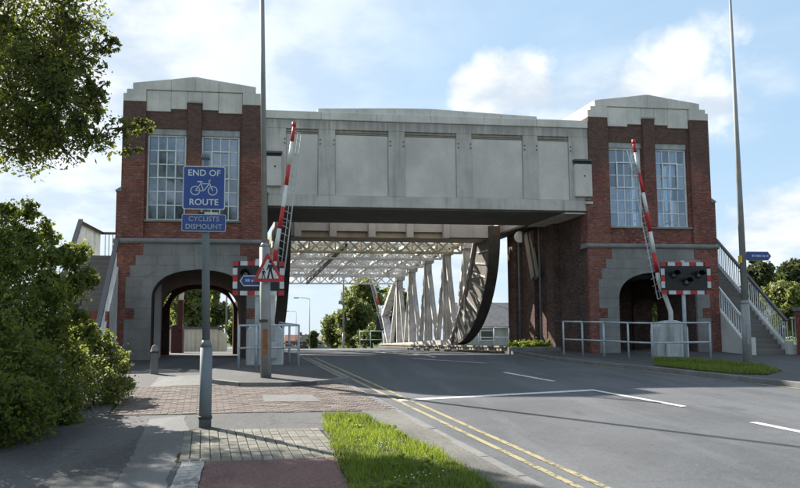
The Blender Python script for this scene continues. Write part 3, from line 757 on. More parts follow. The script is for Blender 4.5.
# road side fittings of the far tower
def pipe(u, y, z0, z1, r=.045):
    m = MB(); m.tube([sk(u, y, z0), sk(u, y, z1)], r, 8)
    for z in np.arange(z0+.4, z1, 1.3): m.tube([sk(u, y, z), sk(u, y, z+.07)], r*1.45, 8)
    m.build('drain_pipe', 'grey_steel', TR, True)
pipe(9.10, 25.75, ZB+.02, 5.9); pipe(9.10, 27.55, ZB+.02, 5.9)
m = MB(); m.bar(sk(9.12, 26.6, 5.75), sk(9.05, 25.9, 3.95), .10, .30); m.bar(sk(9.0, 26.7, 5.75), sk(8.93, 26.0, 3.95), .03, .34); m.build('cable_duct', 'deck_concrete', TR)
fl_o = empty('floodlight', sk(8.95, 27.0, 5.55), 'round white floodlight under the overhead beam by the far tower', 'floodlight')
m = MB(); cx, cy, cz = sk(8.85, 26.9, 5.66)
m.tube([(cx+.06, cy+.10, cz), (cx+.03, cy+.02, cz), (cx, cy-.06, cz)], [.10,.22,.25], 16); m.build('housing', 'dark_steel', fl_o, True)
m = MB(); m.tube([(cx, cy-.062, cz), (cx-.002, cy-.075, cz)], [.235,.22], 16); m.build('lens', 'sign_white', fl_o)
m = MB(); m.bar((cx, cy, cz+.2), (cx, cy, cz+.34), .04, .04, (1,0,0)); m.build('bracket', 'dark_steel', fl_o)

# ------------------------------------------------------------------ overhead beam
bm_o = empty('overhead_beam', sk(3.95, YF+1.5, 5.92), 'long grey concrete beam with recessed panels spanning the road between towers', 'beam')
BX0, BX1, BZ0, BZ1 = -1.565, 9.355, 5.93, 9.02; YB0, YB1 = YF-.06, 25.4
pan = [(-.87,.17),(.72,2.47),(3.01,4.76),(5.28,7.05),(7.57,8.67)]; pz0, pz1 = 6.30, 8.49; rec = .055
MB(True).box(BX0, BX1, YB0+rec+.02, YB1, BZ0+.002, BZ1-.002).build('core', 'beam_concrete', bm_o)
m = MB(True); m.box(BX0, BX1, YB0, YB0+rec+.018, BZ0, pz0); m.build('lower_band', 'beam_concrete', bm_o, bevel=.012)
m = MB(True); m.box(BX0, BX1, YB0, YB0+rec+.018, pz1, 8.80); m.build('upper_band', 'beam_concrete', bm_o, bevel=.012)
ex = [BX0]+[v for p in pan for v in p]+[BX1]
for a, b in zip(ex[0::2], ex[1::2]): MB(True).box(a, b, YB0, YB0+rec+.018, pz0+.001, pz1-.001).build('pilaster', 'beam_concrete', bm_o, bevel=.01)
for a, b in pan:
    p = MB(True).box(a+.01, b-.01, YB0+rec-.012, YB0+rec+.019, pz0+.01, pz1-.16).build('panel', 'panel_concrete', bm_o, bevel=.006)
    MB(True).box(a+.01, b-.01, YB0+rec-.028, YB0+rec+.017, pz1-.085, pz1-.055).build('shutter_slat', 'deck_concrete', bm_o)
    MB(True).box(a+.01, b-.01, YB0+rec-.028, YB0+rec+.017, pz1-.145, pz1-.115).build('shutter_slat', 'deck_concrete', bm_o)
    for q in (a-.05, b+.05):
        for z in (8.14, 8.0): MB(True).tube([sk(q, YB0-.02, z), sk(q, YB0+.02, z)], .022, 6).build('fixing', 'dark_steel', bm_o)
n = 6
for i in range(n):
    a = BX0+(BX1-BX0)*i/n; b = BX0+(BX1-BX0)*(i+1)/n
    MB(True).box(a+.003, b-.003, YB0-.035, YB1, 8.803, BZ1+.05).build('coping_stone', 'cap_concrete', bm_o, bevel=.015)
xs_ = [.16,1.45,2.7,3.9,5.1,6.35,7.6]
zt_ = lambda x: 9.19 + .15*(1-abs(x-3.6)/3.9)
for a, b in zip(xs_, xs_[1:]): MB(True).prism([(a+.003, 9.072), (b-.003, 9.072), (b-.003, zt_(b)), (a+.003, zt_(a))], YB0+.06, YB1-.3).build('blocking_stone', 'cap_concrete', bm_o, bevel=.012)
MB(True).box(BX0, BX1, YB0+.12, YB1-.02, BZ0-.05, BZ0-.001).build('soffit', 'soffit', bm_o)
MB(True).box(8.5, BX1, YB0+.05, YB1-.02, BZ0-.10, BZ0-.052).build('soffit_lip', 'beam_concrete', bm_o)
for a, b, z0, z1 in ((8.80,9.40,6.40,7.52),(-1.50,-1.02,6.55,7.52)):
    h = MB(True).box(a, b, YB0-.14, YB0-.001, z0, z1).build('hatch', 'panel_concrete', bm_o, bevel=.02)
    MB(True).box(a-.02, b+.02, YB0-.17, YB0-.001, z1+.10, z1+.16).build('hatch_hood', 'dark_paint', h)
    MB(True).box(a+.01, b-.01, YB0-.08, YB0-.001, z1+.001, z1+.10).build('slot', 'dark_steel', h)
    MB(True).tube([sk((a+b)/2, YB0-.15, (z0+z1)/2+.15), sk((a+b)/2, YB0-.12, (z0+z1)/2+.15)], .03, 8).build('knob', 'dark_steel', h)
MB(True).box(9.18, 9.42, YB0-.10, YB0-.001, 6.16, 6.24).build('bracket', 'cap_concrete', bm_o)
# roof edges running back from the beam over each tower's inner wall
for a, b in ((8.72, 9.22), (-1.43, -.95)):
    MB(True).box(a, b, YB1+.001, 30.5, 6.06, 6.5).build('roof_edge', 'beam_concrete', bm_o)
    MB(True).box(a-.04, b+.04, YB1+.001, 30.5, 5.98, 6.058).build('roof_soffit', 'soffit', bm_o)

# ------------------------------------------------------------------ bascule bridge
br = empty('bascule_bridge', sk(4, 38, ZB), 'pale steel rolling lift bridge with lattice roof bracing beyond the overhead beam', 'bridge')
UR, UW = 8.17, -.30
botN = [(32.36,1.44),(35.08,1.39),(37.99,1.32),(40.86,1.28),(44.07,1.23)]
topN = [(30.78,6.09),(33.57,6.14),(36.55,6.05),(39.47,5.88),(42.08,5.60)]
YC, ZC, RR = 32.40, 6.05, 4.72
def plate_member(u, p, q, w, d, name, mat='truss_paint'):
    # open box member: two side channels with lacing between
    m = MB(True)
    a = Vector((0, q[0]-p[0], q[1]-p[1])); L = a.length; a.normalize(); nrm = Vector((0, -a.z, a.y))
    for s in (-1, 1):
        P0 = (u+s*d/2, p[0], p[1]); Q0 = (u+s*d/2, q[0], q[1])
        m.bar(P0, Q0, .035, w, tuple(nrm))
    P1 = tuple(Vector((u,)+tuple(p)) + nrm*(w*.5-.03)); Q1 = tuple(Vector((u,)+tuple(q)) + nrm*(w*.5-.03)); m.bar(P1, Q1, d-.04, .03, tuple(nrm))
    P1 = tuple(Vector((u,)+tuple(p)) - nrm*(w*.5-.03)); Q1 = tuple(Vector((u,)+tuple(q)) - nrm*(w*.5-.03)); m.bar(P1, Q1, d-.04, .03, tuple(nrm))
    return m.build(name, mat, br)
for u in (UR, UW):
    for i, tp in enumerate(topN):
        if i > 0: plate_member(u, botN[i-1], tp, .22, .20, 'diagonal')
        plate_member(u, tp, botN[i], .22, .20, 'diagonal')
        plate_member(u, tp, (tp[0], botN[i][1]+(.04 if i else .8)), .30, .36, 'vertical')
        if i < 4: plate_member(u, tp, topN[i+1], .36, .46, 'top_chord', 'truss_lichen' if i == 0 else 'truss_paint')
        g = MB(True); g.prism_x([(tp[0]-.45, tp[1]+.18), (tp[0]+.45, tp[1]+.18), (tp[0]+.30, tp[1]-.42), (tp[0]-.30, tp[1]-.42)], u-.245, u+.245); g.build('gusset', 'truss_paint', br)
    plate_member(u, botN[-1], (45.6, 3.2), .26, .42, 'diagonal'); plate_member(u, topN[-1], (45.6, 3.2), .3, .44, 'top_chord')
    for i in range(4): plate_member(u, botN[i], botN[i+1], .34, .5, 'bottom_chord')
    plate_member(u, botN[-1], (46.0, 1.2), .34, .5, 'bottom_chord')
    # rolling segment
    arc = [(YC-RR*math.cos(a), ZC-RR*math.sin(a)) for a in np.linspace(-.04, math.pi/2+.06, 22)]
    sg = empty('segment_girder', wloc(br)); sg.parent = br; sg.location = (0,0,0); WL[sg.name] = wloc(br)
    tr_ = MB(True); inn = [(YC-(RR-.14)*math.cos(a), ZC-(RR-.14)*math.sin(a)) for a in np.linspace(-.04, math.pi/2+.06, 22)]
    tr_.prism_x(arc+inn[::-1], u-.225, u+.225); tr_.build('tread', 'rolling_steel', sg)
    fin = [(29.15,6.2),(29.75,5.0),(30.6,3.7),(31.6,2.45),(32.5,1.55)]
    for s in (-1, 1):
        wp = MB(True); x = u+s*.16; wp.prism_x(inn+fin[::-1], x-.012, x+.012); wp.build('web_plate', 'web_paint', sg)
        for a in np.linspace(.05, 1.42, 12):
            p0 = Vector((0, YC-(RR-.14)*math.cos(a), ZC-(RR-.14)*math.sin(a))); dirc = Vector((0, math.cos(a)*.8+.25, math.sin(a)*.8-.1)).normalized()
            ln_ = 1.35*math.cos((a-.7)*.9)
            q0 = p0 + dirc*ln_
            rb = MB(True); rb.bar((u+s*.19, p0.y, p0.z), (u+s*.19, q0.y, q0.z), .06, .07); rb.build('rib', 'truss_paint', sg)
        ib = MB(True)
        for a_, b_ in zip(fin, fin[1:]): ib.bar((u+s*.22, a_[0], a_[1]), (u+s*.22, b_[0], b_[1]), .14, .08)
        ib.build('flange', 'truss_paint', sg)
    # post under the counterweight
    plate_member(u, (30.0, 1.6), (30.2, 6.0), .20, .3, 'vertical') if False else None
# transverse lattice girders and roof bracing
def lattice(y, z, depth, name, mat, n=14, th=.07):
    m = MB(True)
    for dz in (0, -depth): m.bar((UW+.25, y, z+dz), (UR-.25, y, z+dz), .20, .08)
    x0, x1 = UW+.25, UR-.25
    for i in range(n):
        a = x0+(x1-x0)*i/n; b = x0+(x1-x0)*(i+1)/n
        m.bar((a, y-.03, z-depth), (b, y-.03, z), .05, th); m.bar((a, y+.03, z), (b, y+.03, z-depth), .05, th)
    for i in range(0, n+1, 2): 
        a = x0+(x1-x0)*i/n; m.bar((a, y, z-depth), (a, y, z), .05, th, (1,0,0))
    return m.build(name, mat, br)
for i, (y, z) in enumerate(topN): lattice(y, z-.05, .55, 'lattice_girder', 'truss_lichen' if i == 0 else 'lattice_paint', 14)
for (y0, z0), (y1, z1) in zip(topN, topN[1:]): lattice((y0+y1)/2, (z0+z1)/2-.05, .38, 'lattice_girder', 'lattice_paint', 22, .05)
for i in range(4):
    y0, z0 = topN[i]; y1, z1 = topN[i+1]
    n = 4
    for j in range(n):
        a = UW+.25+(UR-UW-.5)*j/n; b = UW+.25+(UR-UW-.5)*(j+1)/n
        MB(True).bar((a, y0, z0-.1), (b, y1, z1-.1), .12, .10).build('roof_brace', 'lattice_paint', br)
        MB(True).bar((b, y0, z0-.22), (a, y1, z1-.22), .12, .10).build('roof_brace', 'lattice_paint', br)
    for u in np.linspace(UW+1.4, UR-1.4, 5):
        MB(True).bar((u, y0, z0-.34), (u, y1, z1-.34), .16, .12).build('roof_stringer', 'lattice_paint', br)
    ym, zm = (y0+y1)/2, (z0+z1)/2
    m = MB(True); m.bar((UW+.25, ym, zm-.1), (UR-.25, ym, zm-.1), .14, .12); m.build('roof_strut', 'lattice_paint', br)
MB(True).bar((2.75, 31.0, 5.85), (2.6, 42.2, 5.02), .12, .14).build('sway_brace', 'rolling_steel', br)
# counterweight between the segments
cw = MB(True).box(UW-.38, UR+.02, 27.9, 29.4, 5.98, 8.6).build('counterweight', 'weight_paint', br)
for a, b in ((0.05,.33),(1.45,1.72),(3.0,3.28),(4.55,4.82),(6.05,6.3)):
    MB(True).box(a, b, 27.72, 27.898, 5.72, 8.5).build('stiffener', 'weight_paint', cw)
MB(True).box(6.30, UR+.03, 27.84, 27.898, 5.76, 8.5).build('end_plate', 'weight_paint', cw)
MB(True).box(UW-.4, .05, 27.84, 27.898, 5.76, 8.5).build('end_plate', 'weight_paint', cw)
MB(True).box(UW-.38, UR+.02, 28.05, 29.3, 5.74, 5.978).build('lower_girder', 'deck_concrete', cw)
# roller track and low deck kerb beside the road
tk = empty('roller_track', sk(UR, 29, ZB), 'dark toothed roller track under the curved segment girder by the road', 'track')
m = MB(True); m.box(UR-.36, UR+.36, 25.8, 33.0, ZB-.05, 1.22); m.build('track_base', 'deck_concrete', tk)
m = MB(True); m.box(UR-.32, UR+.32, 25.9, 32.9, 1.221, 1.33); m.build('track_plate', 'rolling_steel', tk)
for i in range(22): MB(True).box(UR-.2, UR+.2, 26.0+.31*i, 26.13+.31*i, 1.331, 1.36).build('tooth', 'rolling_steel', tk)
dk = empty('deck_parapet', sk(7.85, 35, ZB), 'low stained concrete kerb wall with short posts beneath the right trusses', 'parapet')
MB(True).box(7.74, 7.90, 25.6, 45.5, ZB-.05, ZB+.10).build('base_course', 'deck_concrete', dk)
MB(True).box(7.72, 7.92, 25.6, 45.5, 1.29, 1.35).build('rail', 'deck_concrete', dk)
for i in range(62): MB(True).box(7.76, 7.88, 25.62+.32*i, 25.80+.32*i, ZB+.101, 1.289).build('post', 'deck_concrete', dk)

# ------------------------------------------------------------------ stairs
def stairs(name, label, inner0, inner1, outer_dx, n, z0, zt, side, spec_in=True, y_land=26.4, solid_outer=False):
    """inner0/inner1: (x,y) foot and head of the inner string; outer_dx: x offset to the outer one"""
    t = empty(name, (inner0[0]+outer_dx/2, inner0[1], z0), label, 'stairs', 'stairs up to the tower doors')
    a = Vector(inner0); b = Vector(inner1); W = outer_dx
    def pt(q, across, z): p = a+(b-a)*q; return (p.x+W*across, p.y, z)
    rise = (zt-z0)/n
    for i in range(n):
        q0, q1 = i/n, (i+1)/n; z = z0+rise*(i+1)
        pts = [pt(q0-.012, .07, 0), pt(q0-.012, .93, 0), pt(q1+.001, .93, 0), pt(q1+.001, .07, 0)]
        MB().slab([p[:2] for p in pts], max(z0-.1, z-rise-.18), z).build('step', 'step_stone', t, bevel=.01)
    hd = b; lp = [(hd.x, hd.y), (hd.x+W, hd.y), (hd.x+W, y_land), (hd.x, y_land)]
    MB().slab(lp, zt-.22, zt-.003).build('landing', 'step_stone', t)
    def string(across, h, base, mat, w=.14):
        x = W*across; m = MB()
        A0 = (a.x+x, a.y, z0); B0 = (b.x+x, b.y, zt)
        vs = []
        for s in (-w/2, w/2):
            vs += [(A0[0]+s, A0[1]-.12, z0-.12 if base == 'solid' else z0-.05), (A0[0]+s, A0[1]-.12, z0+h+.10), (B0[0]+s, B0[1], zt+h), (B0[0]+s, B0[1], z0-.12 if base == 'solid' else zt-.45)]
        m.add(vs, [(0,1,2,3),(4,7,6,5),(0,4,5,1),(1,5,6,2),(2,6,7,3),(3,7,4,0)])
        return m.build('string_wall', mat, t)
    def railing(across, h, hb, mat_b, mat_r, n_b, wide=.07):
        x = W*across
        A0 = Vector((a.x+x, a.y-.06, z0+hb+.05)); B0 = Vector((b.x+x, b.y, zt+hb))
        for i in range(n_b+1):
            p = A0+(B0-A0)*(i/n_b); MB().box(p.x-.012, p.x+.012, p.y-.012, p.y+.012, p.z-.02, p.z+h).build('baluster', mat_b, t)
        m = MB(); m.bar(tuple(A0+Vector((0,0,h))), tuple(B0+Vector((0,0,h))), wide, .08); m.build('handrail', mat_r, t)
        m = MB(); m.bar(tuple(A0+Vector((0,0,.06))), tuple(B0+Vector((0,0,.06))), .03, .03); m.build('bottom_rail', mat_b, t)
    return t, string, railing, pt, a, b, W
zg_ = gz(21.2)+.09
tR, stg, rlg, pt_, a_, b_, W_ = stairs('staircase', 'concrete stairs with white balustrades climbing beside the far tower', (13.98,21.15), (13.98,24.9), 1.36, 20, zg_, 4.35, 1)
stg(0, .12, 'solid', 'stair_concrete', .12); stg(1, .10, 'open', 'stair_concrete', .14)
rlg(0, .78, .12, 'frame_white', 'frame_white', 30, .04); rlg(1, .92, .10, 'frame_white', 'dark_paint', 34, .09)
for y_ in (21.12,): MB().box(15.25, 15.43, y_-.16, y_+.02, zg_-.1, zg_+.42).build('newel', 'stair_concrete', tR); 
MB().box(13.88, 14.08, 20.88, 21.02, zg_-.1, zg_+.55).build('newel', 'stair_concrete', tR)
for i in range(8):
    MB().box(15.5+.1*i, 15.52+.1*i, 21.05, 21.07, zg_+.3, zg_+1.15).build('baluster', 'frame_white', tR)
MB().box(15.45, 16.3, 21.03, 21.09, zg_+1.15, zg_+1.2).build('return_rail', 'frame_white', tR); MB().box(15.45, 16.3, 20.98, 21.14, zg_-.05, zg_+.3).build('return_kerb', 'stair_concrete', tR)
zgl = gz(19.2)
tL, stg, rlg, pt_, a_, b_, W_ = stairs('staircase', 'dark stone stairs between pale parapets behind the hedge by the near tower', (-5.55,19.2), (-6.12,23.2), -1.22, 20, zgl+.0, 4.32, -1)
stg(0, .16, 'solid', 'stair_concrete', .12); stg(1, .18, 'open', 'stair_concrete', .14)
rlg(0, .92, .14, 'frame_white', 'dark_paint', 42, .13); rlg(1, 1.0, .16, 'frame_white', 'dark_paint', 42, .13)
MB().box(-5.64, -5.46, 18.95, 19.12, gz(19)-.1, gz(19)+1.0).build('newel', 'stair_concrete', tL)
MB().box(-7.42, -7.30, 23.2, 25.4, 4.0, 4.46).build('landing_kerb', 'stair_concrete', tL); MB().box(-7.42, -7.29, 23.18, 25.5, 5.36, 5.45).build('landing_handrail', 'dark_paint', tL)
for i in range(22): MB().box(-7.372, -7.348, 23.22+.1*i, 23.244+.1*i, 4.46, 5.36).build('baluster', 'frame_white', tL)
for i in range(9): MB().box(-7.22+.125*i, -7.20+.125*i, 25.44, 25.46, 4.2, 5.36).build('baluster', 'dark_paint', tL)
MB().box(-7.285, -6.1, 25.40, 25.50, 5.36, 5.44).build('landing_rail', 'dark_paint', tL)
MB().box(-6.95, -5.65, 20.35, 20.55, zgl-.1, 2.45).build('front_wall', 'brick_pier', tL)

gp_ = empty('gate_pier', (15.85,21.0,gz(21)), 'red brick gate pier at the foot of the white railed stairs', 'pier')
MB().box(15.52, 16.6, 20.3, 20.9, gz(20.5)+.0, 2.45).build('shaft', 'brick_pier', gp_); MB().box(15.47, 16.65, 20.25, 20.95, 2.451, 2.56).build('cap_stone', 'stone', gp_)

# ------------------------------------------------------------------ street furniture
def guard(name, label, pts, h=1.08, extra=None):
    p0 = Vector(pts[0]); t = empty(name, (p0.x, p0.y, gz(p0.y)+.09), label, 'railing')
    tops = []
    for x, y in pts:
        z = gz(y)+.09
        MB().tube([(x, y, z), (x, y, z+h)], .030, 8).build('post', 'rail_paint', t, True); tops.append(Vector((x, y, z)))
    for a, b in zip(tops, tops[1:]):
        for q in (h-.01, h*.46): MB().tube([a+Vector((0,0,q)), b+Vector((0,0,q))], .027, 8).build('rail', 'rail_paint', t, True)
    return t
guard('pedestrian_railing', 'pale blue tube railing boxed round the barrier by the near tower', [P_(238.5,371.5)[:2], P_(256,371.5), P_(298.5,370.5), (-.62,19.6), (-.84,20.9), (-1.0,22.1)])
guard('pedestrian_railing', 'pale blue tube railing along the kerb before the far tower arch', [P_(564,357.5), P_(583,358.5), P_(604.5,360), P_(629,362), P_(653,363.5), P_(711,362)])

def lamp_post(px, py, h, label, lean=0, r=(.10,.05), arm=1.2, sleeve=1.9, base_r=.125, dz=.0, pos=None, armdir=(1,0)):
    g = on_g(px, py) if pos is None else Vector(pos)
    b = Vector((g.x, g.y, gz(g.y)+dz)); t = empty('lamp_post', b, label, 'lamp post', 'street lamp posts')
    MB().tube([b-Vector((0,0,.1)), b+Vector((lean*sleeve/h,0,sleeve))], [base_r, base_r*.97], 14).build('base_tube', 'post_grey', t, True)
    MB().tube([b+Vector((lean*sleeve/h,0,sleeve+.001)), b+Vector((lean*sleeve/h,0,sleeve+.10))], [base_r*.97, r[0]], 14).build('shoulder', 'post_grey', t, True)
    MB().tube([b+Vector((lean*(sleeve+.1)/h,0,sleeve+.1)), b+Vector((lean,0,h))], [r[0], r[1]], 14).build('shaft', 'post_grey', t, True)
    top = b+Vector((lean,0,h)); d = Vector((armdir[0], armdir[1], 0))
    MB().tube([top-Vector((0,0,.05)), top+d*.25+Vector((0,0,.12)), top+d*arm+Vector((0,0,.2))], [r[1]*.9]*3, 10).build('bracket_arm', 'post_grey', t, True)
    e = top+d*arm+Vector((0,0,.18)); m = MB(); m.bar(e-d*.1, e+d*.65, .24, .13); m.build('lantern', 'post_grey', t, bevel=.03)
    m = MB(); m.bar(e+d*.05-Vector((0,0,.08)), e+d*.6-Vector((0,0,.08)), .18, .04); m.build('lens', 'lens_clear', t)
    MB().bar(b+Vector((-.02,-base_r-.004,.5)), b+Vector((-.02,-base_r-.004,1.05)), .10, .008, (0,1,0)).build('door', 'rust' if lean else 'post_grey', t)
    return t, b
LPL, bL = lamp_post(266, 382, 10.2, 'tall grey lamp post carrying the red warning triangle', -.20, (.066,.042), 1.3, 2.85, .118, .09)
MB().tube([(bL.x-.05, bL.y, bL.z+1.2), (bL.x-.05, bL.y, bL.z+1.26)], .131, 14).build('band', 'dark_steel', LPL)
LPR, bR = lamp_post(748, 367, 10.4, 'tall grey lamp post on the grass verge with a blue finger sign', 0, (.092,.034), 1.3, 1.6, .115, .1)
MB().box(bR.x-.15, bR.x-.09, bR.y-.11, bR.y-.02, bR.z+2.72, bR.z+2.92).build('number_plate', 'yellow_plate', LPR)

def text_mesh(body, size, name, mat, parent, c, yaw=0, bold=.0, align='CENTER', extr=.0015):
    cu_ = bpy.data.curves.new(name, 'FONT'); cu_.body = body; cu_.size = size; cu_.align_x = align; cu_.align_y = 'CENTER'; cu_.extrude = extr; cu_.offset = bold; cu_.space_character = 1.04
    o = bpy.data.objects.new('tmp', cu_); col.objects.link(o); bpy.context.view_layer.update()
    me = bpy.data.meshes.new_from_object(o.evaluated_get(bpy.context.evaluated_depsgraph_get()))
    bpy.data.objects.remove(o); me.materials.clear(); me.materials.append(MAT[mat])
    return inst(name, me, Matrix.Translation(c) @ Matrix.Rotation(yaw, 4, 'Z') @ Matrix.Rotation(math.pi/2, 4, 'X'), parent)
def rrect(x0, x1, z0, z1, r, n=5):
    out = []
    for cx, cz, a0 in ((x1-r, z1-r, 0), (x0+r, z1-r, 90), (x0+r, z0+r, 180), (x1-r, z0+r, 270)):
        for i in range(n+1): t = R(a0+90*i/n); out.append((cx+r*math.cos(t), cz+r*math.sin(t)))
    return out

# end of route sign
g = on_g(205, 428); b = Vector((g.x, g.y, gz(g.y)))
sg = empty('route_sign', b, 'grey post with blue end of route and cyclists dismount plates', 'sign')
def pxz(px, py): q = on_y(px, py, b.y); return q.x, q.z
MB().tube([b-Vector((0,0,.1)), b+Vector((0,0,1.07))], [.082,.080], 16).build('post_base', 'grey_steel', sg, True)
MB().tube([b+Vector((0,0,1.07)), b+Vector((-.005,0,1.17))], [.080,.052], 16).build('post_shoulder', 'grey_steel', sg, True)
topx = pxz(205.5, 157)[0]
MB().tube([b+Vector((-.005,0,1.17)), Vector((topx, b.y, 4.12))], [.052,.048], 16).build('post', 'grey_steel', sg, True)
MB().tube([Vector((topx, b.y, 4.10)), Vector((topx, b.y, 4.17))], [.062,.058], 16).build('post_cap', 'grey_steel', sg, True)
MB().tube([b+Vector((.0,-.0,.12)), b+Vector((0,0,.16))], .092, 16).build('post_collar', 'dark_steel', sg, True)
ys_ = b.y-.085
def plate(poly, name, mat, y0, y1): return MB().prism(poly, y0, y1).build(name, mat, sg)
x0, z1 = pxz(184.4, 167.2); x1, z0 = pxz(225.6, 211)
p1 = plate(rrect(x0, x1, z0, z1, .03), 'sign_plate', 'sign_white', ys_, ys_+.006)
plate(rrect(x0+.012, x1-.012, z0+.012, z1-.012, .025), 'sign_face', 'sign_blue', ys_-.003, ys_-.0005)
xm = (x0+x1)/2; H_ = z1-z0
text_mesh('END OF', .118, 'lettering', 'sign_white', sg, (xm, ys_-.005, z1-.098), bold=.0018)
text_mesh('ROUTE', .118, 'lettering', 'sign_white', sg, (xm, ys_-.005, z0+.098), bold=.0018)
bk = MB(); yb_ = ys_-.0045; zc_ = (z0+z1)/2-.02; wr = .065; off = .115
def ring(cx, cz, r, w):
    n = 24; vs = []; fs = []
    for i in range(n):
        t = 2*math.pi*i/n
        vs += [(cx+(r-w)*math.cos(t), yb_, cz+(r-w)*math.sin(t)), (cx+r*math.cos(t), yb_, cz+r*math.sin(t))]
    for i in range(n): j = (i+1)%n; fs.append((2*i, 2*i+1, 2*j+1, 2*j))
    bk.add(vs, fs)
def stroke(pts, w=.011):
    for (ax, az), (bx, bz) in zip(pts, pts[1:]):
        d = Vector((bx-ax, bz-az)).normalized(); nn = Vector((-d.y, d.x))*w/2; e = d*w*.3
        bk.add([(xm+ax+nn.x-e.x, yb_, zc_+az+nn.y-e.y), (xm+bx+nn.x+e.x, yb_, zc_+bz+nn.y+e.y), (xm+bx-nn.x+e.x, yb_, zc_+bz-nn.y+e.y), (xm+ax-nn.x-e.x, yb_, zc_+az-nn.y-e.y)], [(0,1,2,3)])
ring(xm-off, zc_-.02, wr, .011); ring(xm+off, zc_-.02, wr, .011)
stroke([(-off,-.02), (-.045,.075), (.07,.075), (-.005,-.025), (-off,-.02)]); stroke([(-.005,-.025), (-.05,.10)]); stroke([(off,-.02), (.06,.115), (.085,.125)]); stroke([(-.085,.103), (-.025,.103)], .014)
bk.build('bicycle_symbol', 'sign_white', sg)
x0, z1 = pxz(183, 215); x1, z0 = pxz(226.4, 232.6)
plate(rrect(x0, x1, z0, z1, .02), 'sign_plate', 'sign_white', ys_, ys_+.006); plate(rrect(x0+.007, x1-.007, z0+.007, z1-.007, .016), 'sign_face', 'sign_blue', ys_-.003, ys_-.0005)
xm = (x0+x1)/2
text_mesh('CYCLISTS', .092, 'lettering', 'lintel', sg, (xm, ys_-.005, z1-.067), bold=.0012); text_mesh('DISMOUNT', .092, 'lettering', 'lintel', sg, (xm, ys_-.005, z0+.062), bold=.0012)
for z in (3.15, 3.26, 3.55, 3.86): MB().box(topx-.14, topx+.14, b.y-.078, b.y-.048, z-.015, z+.015).build('clip', 'sign_back', sg)
xa, za = pxz(186, 214); 
MB().box(xa, xa+.16, ys_, ys_+.004, za-.012, za+.014).build('sticker', 'rust', sg); MB().box(xa+.26, xa+.44, ys_, ys_+.004, za-.012, za+.014).build('sticker', 'sign_white', sg); MB().box(xa+.17, xa+.25, ys_, ys_+.004, za-.012, za+.014).build('sticker', 'sign_black', sg)

# warning triangle on the near lamp post
yt = bL.y-.16
tq = empty('pedestrian_sign', (bL.x-.08, yt, 2.9), 'red bordered white triangle with two walking figures on the lamp post', 'sign')
A3 = on_y(267.6, 252.5, yt); B3 = on_y(253, 281.5, yt); C3 = on_y(284, 281.5, yt)
def tri(k_, y0, y1, name, mat):
    cx = (A3.x+B3.x+C3.x)/3; cz = (A3.z+B3.z+C3.z)/3; pts = []
    vs = [(cx+(p.x-cx)*k_, cz+(p.z-cz)*k_) for p in (A3, C3, B3)]
    for i in range(3):
        p = Vector(vs[i]); a = Vector(vs[i-1]); c = Vector(vs[(i+1)%3]); e = .05*k_
        pts += [tuple(p+(a-p).normalized()*e), tuple(p+(a-p).normalized()*e*.35+(c-p).normalized()*e*.35), tuple(p+(c-p).normalized()*e)]
    MB().prism(pts, y0, y1).build(name, mat, tq); return cx, cz
tri(1.04, yt, yt+.006, 'sign_plate', 'sign_back'); cx, cz = tri(1.02, yt-.004, yt-.0005, 'border', 'sign_red'); tri(.70, yt-.008, yt-.0045, 'face', 'sign_white')
def figure(x, z, s):
    m = MB(); y = yt-.0095
    m.add([(x+.035*s*math.cos(t), y, z+.40*s+.04*s*math.sin(t)) for t in [k_*math.pi/5 for k_ in range(10)]], [tuple(range(10))])
    m.add([(x-.05*s,y,z+.34*s),(x+.05*s,y,z+.34*s),(x+.035*s,y,z+.17*s),(x-.035*s,y,z+.17*s)], [(0,1,2,3)])
    m.add([(x-.04*s,y,z+.18*s),(x+.0*s,y,z+.18*s),(x-.035*s,y,z),(x-.08*s,y,z)], [(0,1,2,3)]); m.add([(x+.0*s,y,z+.18*s),(x+.04*s,y,z+.18*s),(x+.085*s,y,z),(x+.04*s,y,z)], [(0,1,2,3)])
    m.add([(x-.05*s,y-.0005,z+.34*s),(x-.09*s,y-.0005,z+.2*s),(x-.07*s,y-.0005,z+.19*s),(x-.03*s,y-.0005,z+.31*s)], [(0,1,2,3)]); m.add([(x+.05*s,y-.0005,z+.34*s),(x+.1*s,y-.0005,z+.21*s),(x+.08*s,y-.0005,z+.19*s),(x+.03*s,y-.0005,z+.31*s)], [(0,1,2,3)])
    m.build('figure', 'sign_black', tq)
figure(cx+.045, cz-.15, .92); figure(cx-.10, cz-.15, .52)
for z in (cz-.1, cz+.12): MB().box(bL.x-.12, bL.x+.05, yt+.007, bL.y-.08, z-.02, z+.02).build('clip', 'sign_back', tq)
